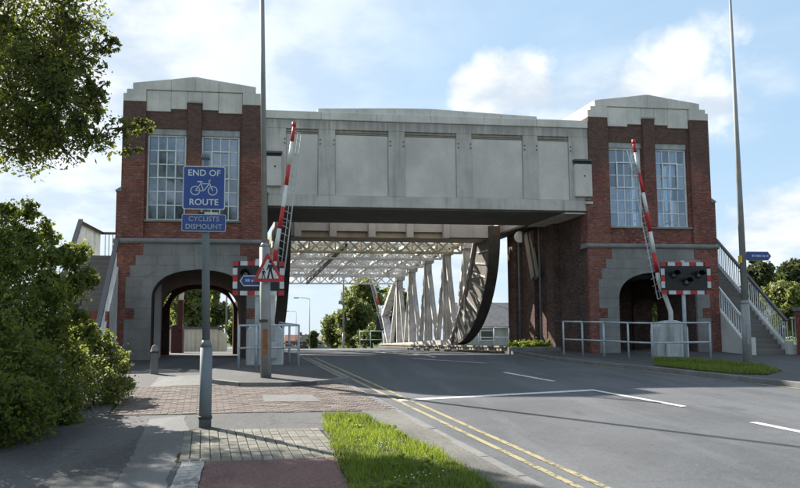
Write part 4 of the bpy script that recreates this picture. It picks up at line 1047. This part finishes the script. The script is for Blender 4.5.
# blue finger signs
def finger(name, label, p0, p1, y, left):
    x0, x1 = sorted((p0.x, p1.x)); z0, z1 = sorted((p0.z, p1.z)); h = z1-z0; zc = (z0+z1)/2
    t = empty(name, ((x0+x1)/2, y, z0), label, 'sign')
    def shp(e): 
        if left: return [(x0+e*1.4, zc), (x0+h*.35, z1-e), (x1-e, z1-e), (x1-e, z0+e), (x0+h*.35, z0+e)]
        return [(x0+e, z0+e), (x1-h*.4, z0+e), (x1-e*1.4, zc), (x1-h*.4, z1-e), (x0+e, z1-e)]
    MB().prism(shp(0), y, y+.012).build('sign_plate', 'sign_white' if left else 'sign_back', t); MB().prism(shp(.022 if left else .008), y-.003, y-.0005).build('sign_face', 'sign_blue', t)
    m = MB(); x = x0+(.13 if left else .16); 
    while x < x1-.1:                                        # far too small to read in the photograph
        w = random.uniform(.014,.026); m.box(x, x+w, y-.0045, y-.0032, zc-.022, zc+random.choice((.022,.036))); x += w+random.choice((.012,.012,.03))
    m.build('lettering', 'sign_white', t)
    MB().box((x1-.02 if left else x0-.10), (x1+.03 if left else x0+.02), y+.012, y+.05, z0+.02, z1-.02).build('clamp', 'sign_back', t)
    return t
finger('finger_sign', 'small blue arrow sign pointing towards the near tower arch', on_y(239.5,286,bL.y-.02), on_y(263,275.5,bL.y-.02), bL.y-.02, True)
finger('finger_sign', 'small blue arrow sign on the far lamp post pointing at trees', on_y(746.5,251.5,bR.y-.03), on_y(771.5,260.5,bR.y-.03), bR.y-.03, False)

# signal boards
def signal(label, p0, p1, y, post_px, foot_y=None):
    x0, x1 = sorted((p0.x, p1.x)); z0, z1 = sorted((p0.z, p1.z)); W = x1-x0; Hh = z1-z0; zg = gz(y)+.095
    xp = (x0+x1)/2
    t = empty('warning_signal', (xp, y, zg), label, 'signal', 'flashing signal boards')
    MB().box(x0, x1, y, y+.03, z0, z1).build('backboard', 'sign_black', t)
    nx_, nz_ = 7, 5; sw, sh = W/nx_, Hh/nz_; k_ = 0
    cells = [(i, nz_-1) for i in range(nx_)] + [(i, 0) for i in range(nx_)] + [(0, j) for j in range(1, nz_-1)] + [(nx_-1, j) for j in range(1, nz_-1)]
    for i, j in cells:
        w_ = sw if 0 < i < nx_-1 else sw; bw_ = .115
        ax0 = x0+sw*i; ax1 = ax0+sw; az0 = z0+sh*j; az1 = az0+sh
        if j == nz_-1: az0 = az1-bw_*1.0 if 0 < i < nx_-1 else az0
        elif j == 0: az1 = az0+bw_ if 0 < i < nx_-1 else az1
        elif i == 0: ax1 = ax0+bw_
        elif i == nx_-1: ax0 = ax1-bw_
        if i in (0, nx_-1) and j in (0, nz_-1):
            if i == 0: ax1 = max(ax0+bw_, ax0+sw*.75)
            else: ax0 = min(ax1-bw_, ax1-sw*.75)
            if j == 0: az1 = az0+bw_*1.1
            else: az0 = az1-bw_*1.1
        MB().box(ax0, ax1, y-.004, y-.0005, az0, az1).build('border_square', 'sign_red' if (i+j) % 2 == 0 else 'sign_white', t)
    for cx_, cz_, mt in ((xp-W*.25, z0+Hh*.60, 'lens_dark'), (xp+W*.25, z0+Hh*.60, 'lens_dark'), (xp, z0+Hh*.38, 'lens_amber')):
        l = MB(); l.tube([(cx_, y-.001, cz_), (cx_, y-.03, cz_)], [.115,.115], 20); lo = l.build('lamp', 'sign_black', t)
        MB().tube([(cx_, y-.030, cz_), (cx_, y-.045, cz_)], [.10,.06], 20).build('lens', mt, lo, True)
        h = MB(); n = 12; vs = []; 
        for i in range(n+1):
            a = R(0+180*i/n); vs += [(cx_+.125*math.cos(a), y-.002, cz_+.125*math.sin(a)), (cx_+.13*math.cos(a), y-.22, cz_+.02+.125*math.sin(a)), (cx_+.12*math.cos(a), y-.22, cz_+.02+.115*math.sin(a)), (cx_+.115*math.cos(a), y-.002, cz_+.115*math.sin(a))]
        fs = []
        for i in range(n): 
            for q in range(4): fs.append((4*i+q, 4*i+(q+1)%4, 4*i+4+(q+1)%4, 4*i+4+q))
        h.add(vs, fs).build('hood', 'sign_black', lo)
    pp = on_y(post_px, 320, y+.08).x
    MB().tube([(pp, y+.08, zg-.1), (pp, y+.08, z1+.06)], .055, 12).build('post', 'rail_paint', t, True)
    MB().box(pp-.12, pp+.12, y+.03, y+.05, z1-.25, z1-.15).build('bracket', 'dark_steel', t); MB().box(pp-.12, pp+.12, y+.03, y+.05, z0+.15, z0+.25).build('bracket', 'dark_steel', t)
    return t
ysL = on_g(258,371).y; ysR = on_g(686,361.5).y
signal('red and white chequered signal board behind the lamp post triangle', on_y(233,261,ysL), on_y(284,295.5,ysL), ysL, 257)
signal('red and white chequered signal board clear before the far arch', on_y(660.5,262,ysR), on_y(711.5,294.5,ysR), ysR, 684.5)

# lifting barriers
def barrier(label, yb, arm_px, cab, reds, skirt_dx, group='raised lifting barriers', r0=.075, foot=True):
    """arm_px: pixels from the pivot to the tip; cab: (px0,px1,py_top) of the cabinet"""
    pts = [on_y(px, py, yb) for px, py in arm_px]
    zg = gz(yb)+.09
    x0 = on_y(cab[0], cab[2], yb).x; x1 = on_y(cab[1], cab[2], yb).x; zt_ = on_y((cab[0]+cab[1])/2, cab[2], yb).z
    t = empty('lifting_barrier', ((x0+x1)/2, yb, zg), label, 'barrier', group)
    r = min((x1-x0)/2*.9, .45); prof = [(x0, zg-.1), (x0, zt_-.28)] + [(x0+(x1-x0)*(.5-.5*math.cos(math.pi*i/10)), zt_-.28+.28*math.sin(math.pi*i/10)) for i in range(1, 10)] + [(x1, zt_-.28), (x1, zg-.1)]
    MB().prism(prof, yb+.10, yb+.55).build('cabinet', 'cabinet_paint', t, bevel=.03)
    # arm
    P = pts; L = [0]
    for a, b in zip(P, P[1:]): L.append(L[-1]+(b-a).length)
    def at(s):
        for i in range(len(P)-1):
            if s <= L[i+1] or i == len(P)-2: return P[i]+(P[i+1]-P[i])*((s-L[i])/(L[i+1]-L[i]))
    def s_of(py):
        for i in range(len(arm_px)-1):
            (ax, ay), (bx, by) = arm_px[i], arm_px[i+1]
            if min(ay, by) <= py <= max(ay, by): return L[i]+(L[i+1]-L[i])*(py-ay)/(by-ay)
        return L[-1]
    rad = lambda s: r0*(1-.42*s/L[-1])
    cuts = sorted(set([0.0, L[-1]]+[round(s_of(p), 3) for a, b in reds for p in (a, b)]))
    for a, b in zip(cuts, cuts[1:]):
        mid = (a+b)/2; red = any(min(s_of(p), s_of(q)) < mid < max(s_of(p), s_of(q)) for p, q in reds)
        inner = [l for l in L if a < l < b]; ss = [a]+inner+[b]
        pp = [at(s)+Vector((0,-.04,0)) for s in ss]
        MB().tube(pp, [rad(s) for s in ss], 12).build('arm_section', 'arm_red' if red else 'arm_white', t, True)
    MB().tube([P[0]+Vector((0,-.09,0)), P[0]+Vector((0,.12,0))], .13, 14).build('pivot', 'grey_steel', t, True)
    p = P[0]; MB().box(p.x-.16, p.x+.16, yb-.12, yb+.02, p.z-.34, p.z+.10).build('counterweight', 'cabinet_paint', t, bevel=.02)
    # hanging skirt of light rods beside the arm
    sk_ = MB(); d = skirt_dx; s0, s1 = L[-1]*.24, L[-1]*.97; n = 22
    for i in range(n+1):
        s = s0+(s1-s0)*i/n; q = at(s); sk_.tube([q, q+Vector((d, .02, -.10))], .010, 5)
    sk_.tube([at(s0)+Vector((d,.02,-.1)), at(s1)+Vector((d,.02,-.1))], .017, 6); sk_.tube([at(s0)+Vector((d*.55,.02,-.05)), at(s1)+Vector((d*.55,.02,-.05))], .010, 6)
    sk_.build('skirt', 'cabinet_paint', t)
    q = at(L[-1]*.985); MB().tube([q+Vector((0,-.04,0)), q+Vector((0,-.04,.13))], .055, 10).build('tip_lamp', 'arm_red', t, True)
    return t
barrier('raised red and white barrier arm by the tall lamp post, leaning over the beam', 18.9, [(271,346),(273,300),(275.5,252),(283.5,206),(294.5,124)], (246,283,322), [(124,142.5),(165.5,186),(207.5,229),(250,268)], .21)
barrier('raised red and white barrier arm leaning before the far tower windows', 20.3, [(671,346),(670,312),(665,298),(658,281),(647,216),(632.5,141)], (658,690,320), [(141,153),(173.5,193),(213,232),(253,273)], -.20)
barrier('small raised barrier at the far end of the bridge near bushes', 47.5, [(389,343),(384,325),(372,277)], (384,394,331), [(327,318),(305,296)], -.2, r0=.07)
# tube railing by the far barrier and its signal
guard('pedestrian_railing', 'distant pale railing at the foot of the small far barrier', [(3.2,47.2),(3.9,47.0),(4.7,46.9),(5.2,47.0)])
fs_ = empty('far_signal', (4.9,47.6,gz(47.6)), 'black backed signal board at the far end of the bridge', 'signal')
a = on_y(376,316,47.6); b2 = on_y(398,330,47.6); MB().box(a.x, b2.x, 47.6, 47.66, b2.z, a.z).build('backboard', 'sign_black', fs_); MB().tube([(a.x+.6,47.7,gz(47)-.1),(a.x+.6,47.7,a.z)], .05, 8).build('post', 'grey_steel', fs_)
a = on_y(394,315,47.4); MB().box(a.x, a.x+.5, 47.5, 47.56, a.z-.7, a.z).build('blue_plate', 'sign_blue', fs_)

# bollard
g = on_g(154, 374); bz = gz(g.y)
bo = empty('bollard', (g.x, g.y, bz), 'short round topped concrete bollard on the footway before the arch', 'bollard')
MB().lathe((g.x, g.y, bz), [(.095,-.1),(.095,.02),(.09,.5),(.098,.505),(.098,.56),(.088,.565),(.075,.64),(.045,.69),(.0,.71)], 18).build('shaft', 'bollard_concrete', bo, True)
MB().lathe((g.x, g.y, bz), [(.0995,.508),(.0995,.556)], 18).build('band', 'dark_steel', bo, True)

# ------------------------------------------------------------------ beyond the arch and the bridge
pr = empty('river_parapet', (-5.6,38,ZB), 'cream panelled parapet with dark coping seen through the near arch', 'parapet')
for i in range(13):
    x = -7.45+.23*i; zt2 = 2.36 if x < -5.2 else 2.36-1.25*(1-math.sqrt(max(0, 1-((x+5.2)/.95)**2)))
    MB().box(x+.012, x+.218, 38.0, 38.08, ZB-.05, zt2-.12).build('panel', 'cream_paint', pr)
    MB().box(x-.012, x+.010, 37.96, 38.1, ZB-.05, zt2-.12).build('rib', 'cream_paint', pr)
    if x < -4.7: MB().box(x, x+.228, 37.94, 38.14, zt2-.10, zt2).build('coping', 'dark_paint', pr)
rb_ = empty('passage_gate', (-6.2,33,ZB), 'dark red gate box with a raised pale arm beyond the near arch', 'barrier')
a = on_y(171,325,33); c_ = on_y(182,349,33); MB().box(a.x, c_.x, 33, 33.5, ZB-.05, a.z).build('cabinet', 'red_box', rb_, bevel=.04)
q0 = on_y(180,330,33); q1 = on_y(181,300,33); q2 = on_y(184.5,270,33)
MB().bar(q0, q1, .16, .22, (1,0,0)).build('arm_section', 'red_box', rb_); MB().bar(q1, q2, .15, .20, (1,0,0)).build('arm_section', 'cream_paint', rb_)
for px, Y, h, lab in ((309.5,100,8.0,'distant lamp post down the road left of the bushes'), (296,150,8.2,'farthest small lamp post low in the road gap'), (343.5,52,8.6,'lamp post rising behind the bridge bracing by the dark bush'), (226,52,5.6,'slim post seen through the near arch beside the parapet')):
    x = on_y(px, 345, Y).x; lamp_post(0, 0, h, lab, 0, (.07,.045), 1.6 if Y > 60 else 1.2, 1.2, .09, 0, (x, Y, 0), (-1, 0) if Y > 60 else (0, 1))
cm = empty('traffic_camera', (on_y(342,304,51.8).x,51.8,4), 'small camera box clamped to the post behind the bridge', 'camera')
q = on_y(342,303,51.8); MB().bar(q+Vector((-.25,0,.05)), q+Vector((.15,0,.0)), .2, .24).build('housing', 'grey_steel', cm); MB().tube([q+Vector((.1,.0,-.1)), q+Vector((.1,.2,-.3))], .04, 6).build('bracket', 'grey_steel', cm)

def house(x, y, w, d, hz, hr, wall, roof, label, ridge='x'):
    z = gz(y)-.05; t = empty('house', (x, y, z), label, 'house', 'distant houses')
    MB().box(x-w/2, x+w/2, y, y+d, z, z+hz).build('wall', wall, t)
    m = MB()
    if ridge == 'x': m.prism_x([(y-.4, z+hz-.1), (y+d+.4, z+hz-.1), (y+d/2, z+hz+hr)], x-w/2-.3, x+w/2+.3)
    else: m.prism([(x-w/2-.4, z+hz-.1), (x+w/2+.4, z+hz-.1), (x, z+hz+hr)], y-.3, y+d+.3)
    rf = m.build('roof', roof, t); MB().box(x+w*.2, x+w*.2+.7, y+d/2-.3, y+d/2+.4, z+hz+hr*.4, z+hz+hr+.8).build('chimney', 'red_tile', rf)
    n = max(2, int(w/2.6))
    for i in range(n):
        xx = x-w/2+w*(i+.5)/n
        wn_ = MB().box(xx-.5, xx+.5, y-.03, y-.002, z+1.0, z+2.2).build('window', 'frame_white', t); MB().box(xx-.42, xx+.42, y-.05, y-.031, z+1.08, z+2.12).build('pane', 'lens_dark', wn_)
    return t
house(-1.6,190,6,8,2.0,2.0,'brick_side','pale_tile','distant low house with a pale roof beside the far road','y')
house(2.2,195,9,8,1.8,1.8,'render','pale_tile','distant low house nearest the dark bushes by the road')
house(-5.0,215,6,8,2.2,1.8,'brick_pier','red_tile','farthest reddish roofed house at the road gap')
def shed(): 
    p = on_y(505,345,52); t = empty('river_building', (16,52,1.0), 'long low grey roofed building behind the curved segment girder', 'building')
    MB().box(11.5, 22, 52, 60, .7, 2.6).build('wall', 'render', t); MB().prism_x([(51.6,2.55),(60.4,2.55),(56,4.6)], 11.2, 22.3).build('roof', 'slate', t)
    for i in range(3): 
        w = MB().box(12.6+2.4*i, 13.7+2.4*i, 51.95, 51.998, 1.5, 2.3).build('window', 'frame_white', t); MB().box(12.7+2.4*i, 13.6+2.4*i, 51.93, 51.949, 1.58, 2.22).build('pane', 'lens_dark', w)
    MB().tube([(14.6,55.9,4.5),(14.6,55.9,5.2)], .03, 6).build('finial', 'dark_steel', t)
shed()
guard('pedestrian_railing', 'dark post and rail fence before the low grey roofed building', [(9.6,44),(10.6,44),(11.6,44),(12.6,44)], 1.2)

# ------------------------------------------------------------------ vegetation
def leaves(blobs, n, size, clump=.28, per=40, flat=.0, fill=.35, aspect=.55):
    """blobs: (x,y,z,rx,ry,rz,weight)"""
    B = np.array(blobs, float); w = B[:,6]*(B[:,3]*B[:,4]*B[:,5])**(2/3); w /= w.sum()
    nc = max(8, n//per); k_ = RNG.choice(len(B), nc, p=w)
    d = RNG.normal(size=(nc,3)); d /= np.linalg.norm(d, axis=1)[:,None]
    rad = np.where(RNG.random(nc) < fill, RNG.uniform(.3,.8,nc), RNG.uniform(.78,1.08,nc))
    C = B[k_,:3] + d*rad[:,None]*B[k_,3:6]; cr_ = clump*np.minimum(B[k_,3], B[k_,5])*RNG.uniform(.5,1.3,nc)
    idx = np.repeat(np.arange(nc), per); m = len(idx)
    P = C[idx] + RNG.normal(size=(m,3))*(cr_[idx]*.5)[:,None]
    a = RNG.normal(size=(m,3)); a[:,2] *= (1-flat); a /= np.linalg.norm(a, axis=1)[:,None]
    b = np.cross(a, RNG.normal(size=(m,3))); b /= np.linalg.norm(b, axis=1)[:,None]
    s = size*(.45+RNG.gamma(2.2,.27,m))[:,None]; b *= aspect
    V = np.stack([P-a*s*.5, P+b*s*.5, P+a*s*.5, P-b*s*.5], 1).reshape(-1,3)
    tint = np.clip(RNG.beta(2,2.4,nc)[idx]*.65 + RNG.random(m)*.35, 0, 1)
    return V, np.arange(m*4).reshape(-1,4), tint, C
def branch_mesh(mb, p, q, r0_, r1_, wob=.08, n=5, seg=7):
    p = Vector(p); q = Vector(q); L = (q-p).length; pts = []
    for i in range(n+1):
        t = i/n; pts.append(p+(q-p)*t+Vector((random.gauss(0,1), random.gauss(0,1), random.gauss(0,1)))*(L*wob*.5*math.sin(math.pi*t)))
    mb.tube(pts, [r0_+(r1_-r0_)*i/n for i in range(n+1)], seg); return pts
def tree(name, label, cat, base, blobs, n, size, mat, trunk_r=.2, group=None, clump=.28, per=40, fill=.35, twigs=60, part='crown', stems=1, flat=0, aspect=.55):
    base = Vector(base); t = empty(name, base, label, cat, group)
    V, Fc, ti, C = leaves(blobs, n, size, clump, per, flat, fill, aspect)
    mesh_np(part, V, Fc, ti, mat, t, tuple(base))
    mb = MB(); B = sorted(blobs, key=lambda q: q[2])
    if stems == 1:
        top = Vector((sum(q[0] for q in B)/len(B), sum(q[1] for q in B)/len(B), max(q[2] for q in B)))
        tp = branch_mesh(mb, base-Vector((0,0,.2)), top, trunk_r, trunk_r*.25, .05, 7, 9)
    else: tp = [base + Vector((random.uniform(-.3,.3), random.uniform(-.3,.3), 0)) for _ in range(8)]
    for q in blobs:
        c0 = Vector(q[:3])
        big = [p_ for p_ in blobs if p_[3] > q[3]*1.25]
        if q[3] < .75 and big and stems == 1:
            s0 = Vector(min(big, key=lambda p_: (Vector(p_[:3])-c0).length)[:3]); branch_mesh(mb, s0, c0, trunk_r*.10, trunk_r*.05, .12); continue
        s0 = min(tp[1:], key=lambda p: (p-c0).length + (5 if p.z > c0.z else 0)); branch_mesh(mb, s0, c0, trunk_r*(.12+.30*min(1, q[3]/2)), trunk_r*.06, .12)
    if twigs:
        for i in RNG.choice(len(C), min(twigs, len(C)), replace=False):
            c0 = Vector(C[i]); q = min(blobs, key=lambda q: (Vector(q[:3])-c0).length); branch_mesh(mb, q[:3], c0, trunk_r*.13, trunk_r*.03, .15, 4, 5)
    mb.build('trunk' if part == 'crown' else 'stems', 'bark', t, True)
    return t
# overhanging tree at the top left
def sprays(blobs, n, r0, r1):
    out = list(blobs)
    for b in blobs:
        for i in range(n):
            d = Vector((random.gauss(0,1), random.gauss(0,1), abs(random.gauss(0,1))+.1)).normalized()*random.uniform(1.0,1.28); r = random.uniform(r0, r1)
            out.append((b[0]+d.x*b[3], b[1]+d.y*b[4], b[2]+d.z*b[5], r, r, r*1.3, 2.2*b[6]))
    return out
def wp(px, py, Y): return tuple(on_y(px, py, Y))
def blob(px, py, Y, r, w=1.0, rz=None): 
    x, y, z = wp(px, py, Y); return (x, y, z, r, r, rz or r*.8, w)
tb = [blob(20,30,13,1.05,2), blob(70,20,12.6,.62,2), blob(15,95,12.5,1.0,2), blob(62,95,12.2,.62,2), blob(20,148,12.4,.62,2), blob(58,140,12,.5,2), blob(92,138,12,.40,1.7), blob(122,128,12,.26,1.4), blob(96,92,12.2,.22,1.2), blob(82,58,12.4,.42,1.6), blob(128,152,12,.16,1.2), blob(143,125,12,.13,1.0), blob(104,48,12.3,.22,1.2), blob(40,60,12.8,.8,2), blob(40,118,12.2,.7,2), blob(-60,60,13.5,1.7,.8), blob(-120,0,14,2.0,.4), blob(-40,-80,13.5,1.8,.5), blob(60,-60,13,1.1,.6), blob(-140,120,13.2,1.4,.4), blob(-70,140,12.6,.9,.8)]
tree('broadleaf_tree', 'large leafy tree overhanging from the upper left corner', 'tree', (-9.2,14.2,gz(14.2)-.1), sprays(tb[:6], 3, .12, .26)+sprays(tb[6:15], 2, .06, .12)+tb[15:], 54000, .06, 'leaf_oak', .22, None, .34, 9, .6, 420)
# shrubs of the hedge
def gblob(px, py, r, zc, w=1.0, rz=None, dy=0):
    g = on_g(px, py); return (g.x, g.y+dy, gz(g.y)+zc, r, r, rz or r, w)
sb = [blob(5,262,11.2,.58), blob(30,258,11.5,.42), blob(8,222,11.6,.36), blob(45,238,11.8,.20,.9), blob(24,300,11,.66), blob(58,296,11.4,.34), blob(0,330,10.6,.8), blob(46,335,11,.55), blob(84,284,11.6,.15,1.0), blob(72,262,11.6,.18,1.0), blob(-50,250,11.5,1.0,.6), blob(-60,320,10.5,1.1,.6), blob(20,375,10.4,.8), blob(-120,280,11,1.2,.4)]
tree('hawthorn_shrub', 'tall dense green shrub at the left edge before the stairs', 'shrub', (-4.9,11.2,gz(11.2)), sprays(sb, 5, .07, .15), 60000, .052, 'leaf_shrub', .07, None, .40, 14, .55, 300, 'foliage', 5)
wb = [gblob(107,405,.34,.30), gblob(89,402,.42,.50), gblob(69,410,.42,.45), gblob(49,414,.42,.5), gblob(101,398,.30,.75), gblob(79,398,.34,.95), gblob(59,402,.34,.9), gblob(111,396,.22,.55,.8), gblob(114,402,.2,.2), gblob(29,425,.45,.45), gblob(34,412,.4,.95), gblob(73,394,.25,1.2,.7)]
wt = tree('roadside_shrub', 'lower sunlit leafy bush at the edge of the footway beside the bollard', 'bush', (-3.5,12.0,gz(12)), sprays(wb, 5, .05, .11), 28000, .050, 'leaf_weed', .035, None, .55, 12, .5, 260, 'foliage', 5)
nb = [gblob(20,440,.42,.35), gblob(-5,446,.5,.4), gblob(-40,450,.6,.5), gblob(10,432,.45,.85), gblob(40,430,.34,.3), gblob(-20,440,.55,1.0), gblob(-80,460,.7,.6), gblob(65,424,.26,.2)]
tree('nettle_clump', 'dark nettles and cow parsley at the near foot of the hedge', 'plants', (-3.9,9.2,gz(9.2)), sprays(nb, 4, .06, .12), 26000, .06, 'leaf_shrub', .03, None, .42, 30, .5, 120, 'foliage', 5)
# cow parsley heads
um = []
for i in range(60):
    px = random.uniform(0,120); py = random.uniform(335,400)+ (px*.05); Y = random.uniform(9.6,11.6); x, y, z = wp(px, py, Y); um.append((x,y,z,.055,.055,.014,1))
V, Fc, ti, C = leaves(um, 3600, .016, .9, 30, 0, .9, .9)
tag(mesh_np('umbel_flowers', V, Fc, ti, 'leaf_umbel'), 'pale cow parsley flower heads dotted over the hedge foot', 'flowers', kind='stuff')
hr = empty('hedge_handrail', (-4.4,9.6,gz(9.6)), 'grey tubular handrail buried in the hedge at the left edge', 'railing')
pa, pb = Vector(wp(-30,372,9.4)), Vector(wp(62,359,10.9)); MB().tube([pa, pb], .028, 8).build('rail', 'rail_paint', hr, True)
for q in (.02, .55, .98): p = pa+(pb-pa)*q; MB().tube([(p.x,p.y,gz(p.y)-.1), tuple(p)], .026, 8).build('post', 'rail_paint', hr, True)

# trees beyond
def ftree(label, px, py_top, py_bot, hwpx, Y, n, size, mat, name='broadleaf_tree', group='trees beyond the bridge', lobes=9, per=26, clump=.42):
    g0 = gz(Y); k_ = Y/F; xc = on_y(px, 330, Y).x; zt_ = on_y(px, py_top, Y).z; zb_ = max(on_y(px, py_bot, Y).z, g0+.3); W = hwpx*k_; Hh = zt_-zb_; bl = []
    for i in range(lobes):
        q = random.random(); a = random.uniform(-1, 1); wz = math.sin(math.pi*(.18+.72*q)); r = W*random.uniform(.34,.52)
        bl.append((xc+a*W*.62*wz, Y+random.uniform(-.5,.5)*W, zb_+Hh*(.14+.72*q), r, r, min(r, Hh*.28)*.9, 1))
    bl.append((xc, Y, zt_-Hh*.16, W*.36, W*.36, Hh*.15, 1)); bl.append((xc, Y, zb_+Hh*.45, W*.6, W*.5, Hh*.4, 1))
    return tree(name, label, 'tree' if name != 'dense_bush' else 'bush', (xc, Y, g0-.05), bl, n, size, mat, max(.12, W*.06), group, clump, per, .3, 30)
ftree('dark rounded bush beside the far road seen under the bridge', 353, 300, 352, 25, 62, 13000, .26, 'leaf_far', 'dense_bush')
ftree('small dark bush nearest the distant lamp post under the bridge', 334, 315, 352, 18, 68, 8000, .26, 'leaf_far', 'dense_bush')
ftree('taller lighter tree behind the dark bush under the bridge', 366, 277, 350, 25, 78, 12000, .30, 'leaf_far_light')
ftree('pale green tree half hidden by the far truss posts', 396, 281, 350, 19, 74, 9000, .30, 'leaf_far_light')
ftree('green bush beside the small far barrier', 372, 326, 352, 16, 54, 6000, .20, 'leaf_far', 'dense_bush')
ftree('distant bluish round tree above the far houses', 313, 330, 350, 7, 160, 2500, .6, 'leaf_far_dark')
ftree('leafy tree filling the near arch on its stair side', 186, 271, 340, 26, 50, 9000, .26, 'leaf_far_light', group='trees seen through the near arch')
ftree('rounder tree in the middle of the near arch view', 212, 285, 345, 19, 56, 7000, .28, 'leaf_far', group='trees seen through the near arch')
ftree('dense tree low behind the cream parapet in the near arch', 172, 285, 350, 24, 62, 9000, .28, 'leaf_far_light', group='trees seen through the near arch')
ftree('small bush at the road side of the near arch view', 236, 302, 350, 12, 60, 4500, .26, 'leaf_far_light', group='trees seen through the near arch')
ftree('dark tree just behind the white railed stairs', 760, 257, 345, 24, 44, 12000, .24, 'leaf_far_dark', group='trees behind the far stairs')
ftree('broad dark tree at the right edge behind the brick gate pier', 800, 259, 345, 30, 48, 14000, .26, 'leaf_far_dark', group='trees behind the far stairs')
ftree('low sunlit tree between the stairs and the gate pier', 782, 284, 348, 24, 40, 9000, .20, 'leaf_far_light', group='trees behind the far stairs')
ftree('sunlit bush seen through the doorway of the far arch', 648, 270, 352, 24, 46, 7000, .24, 'leaf_bright', 'dense_bush', 'trees behind the far stairs')
# weeds at the foot of the far tower
q = on_g(522,352); wd = [(sk(8.55,25.3,0)[0]+.32*i, 25.35-.12*i+random.uniform(-.1,.1), ZB+.26, .24, .24, .2, 1) for i in range(-2,3)]
tree('weed_clump', 'bright green weeds sprouting at the foot of the far tower wall', 'plants', (wd[2][0],wd[2][1],ZB+.05), wd, 4500, .075, 'leaf_bright', .015, None, .45, 25, .5, 20, 'foliage', 5)
st = MB(); st.box(wd[0][0]-.5, wd[4][0]+.6, 24.55, 24.7, ZB+.0, ZB+.24); tag(st.build('stone_edging', 'kerb_stone'), 'short stone edging in front of the bright green weeds', 'edging')
late_tufts()
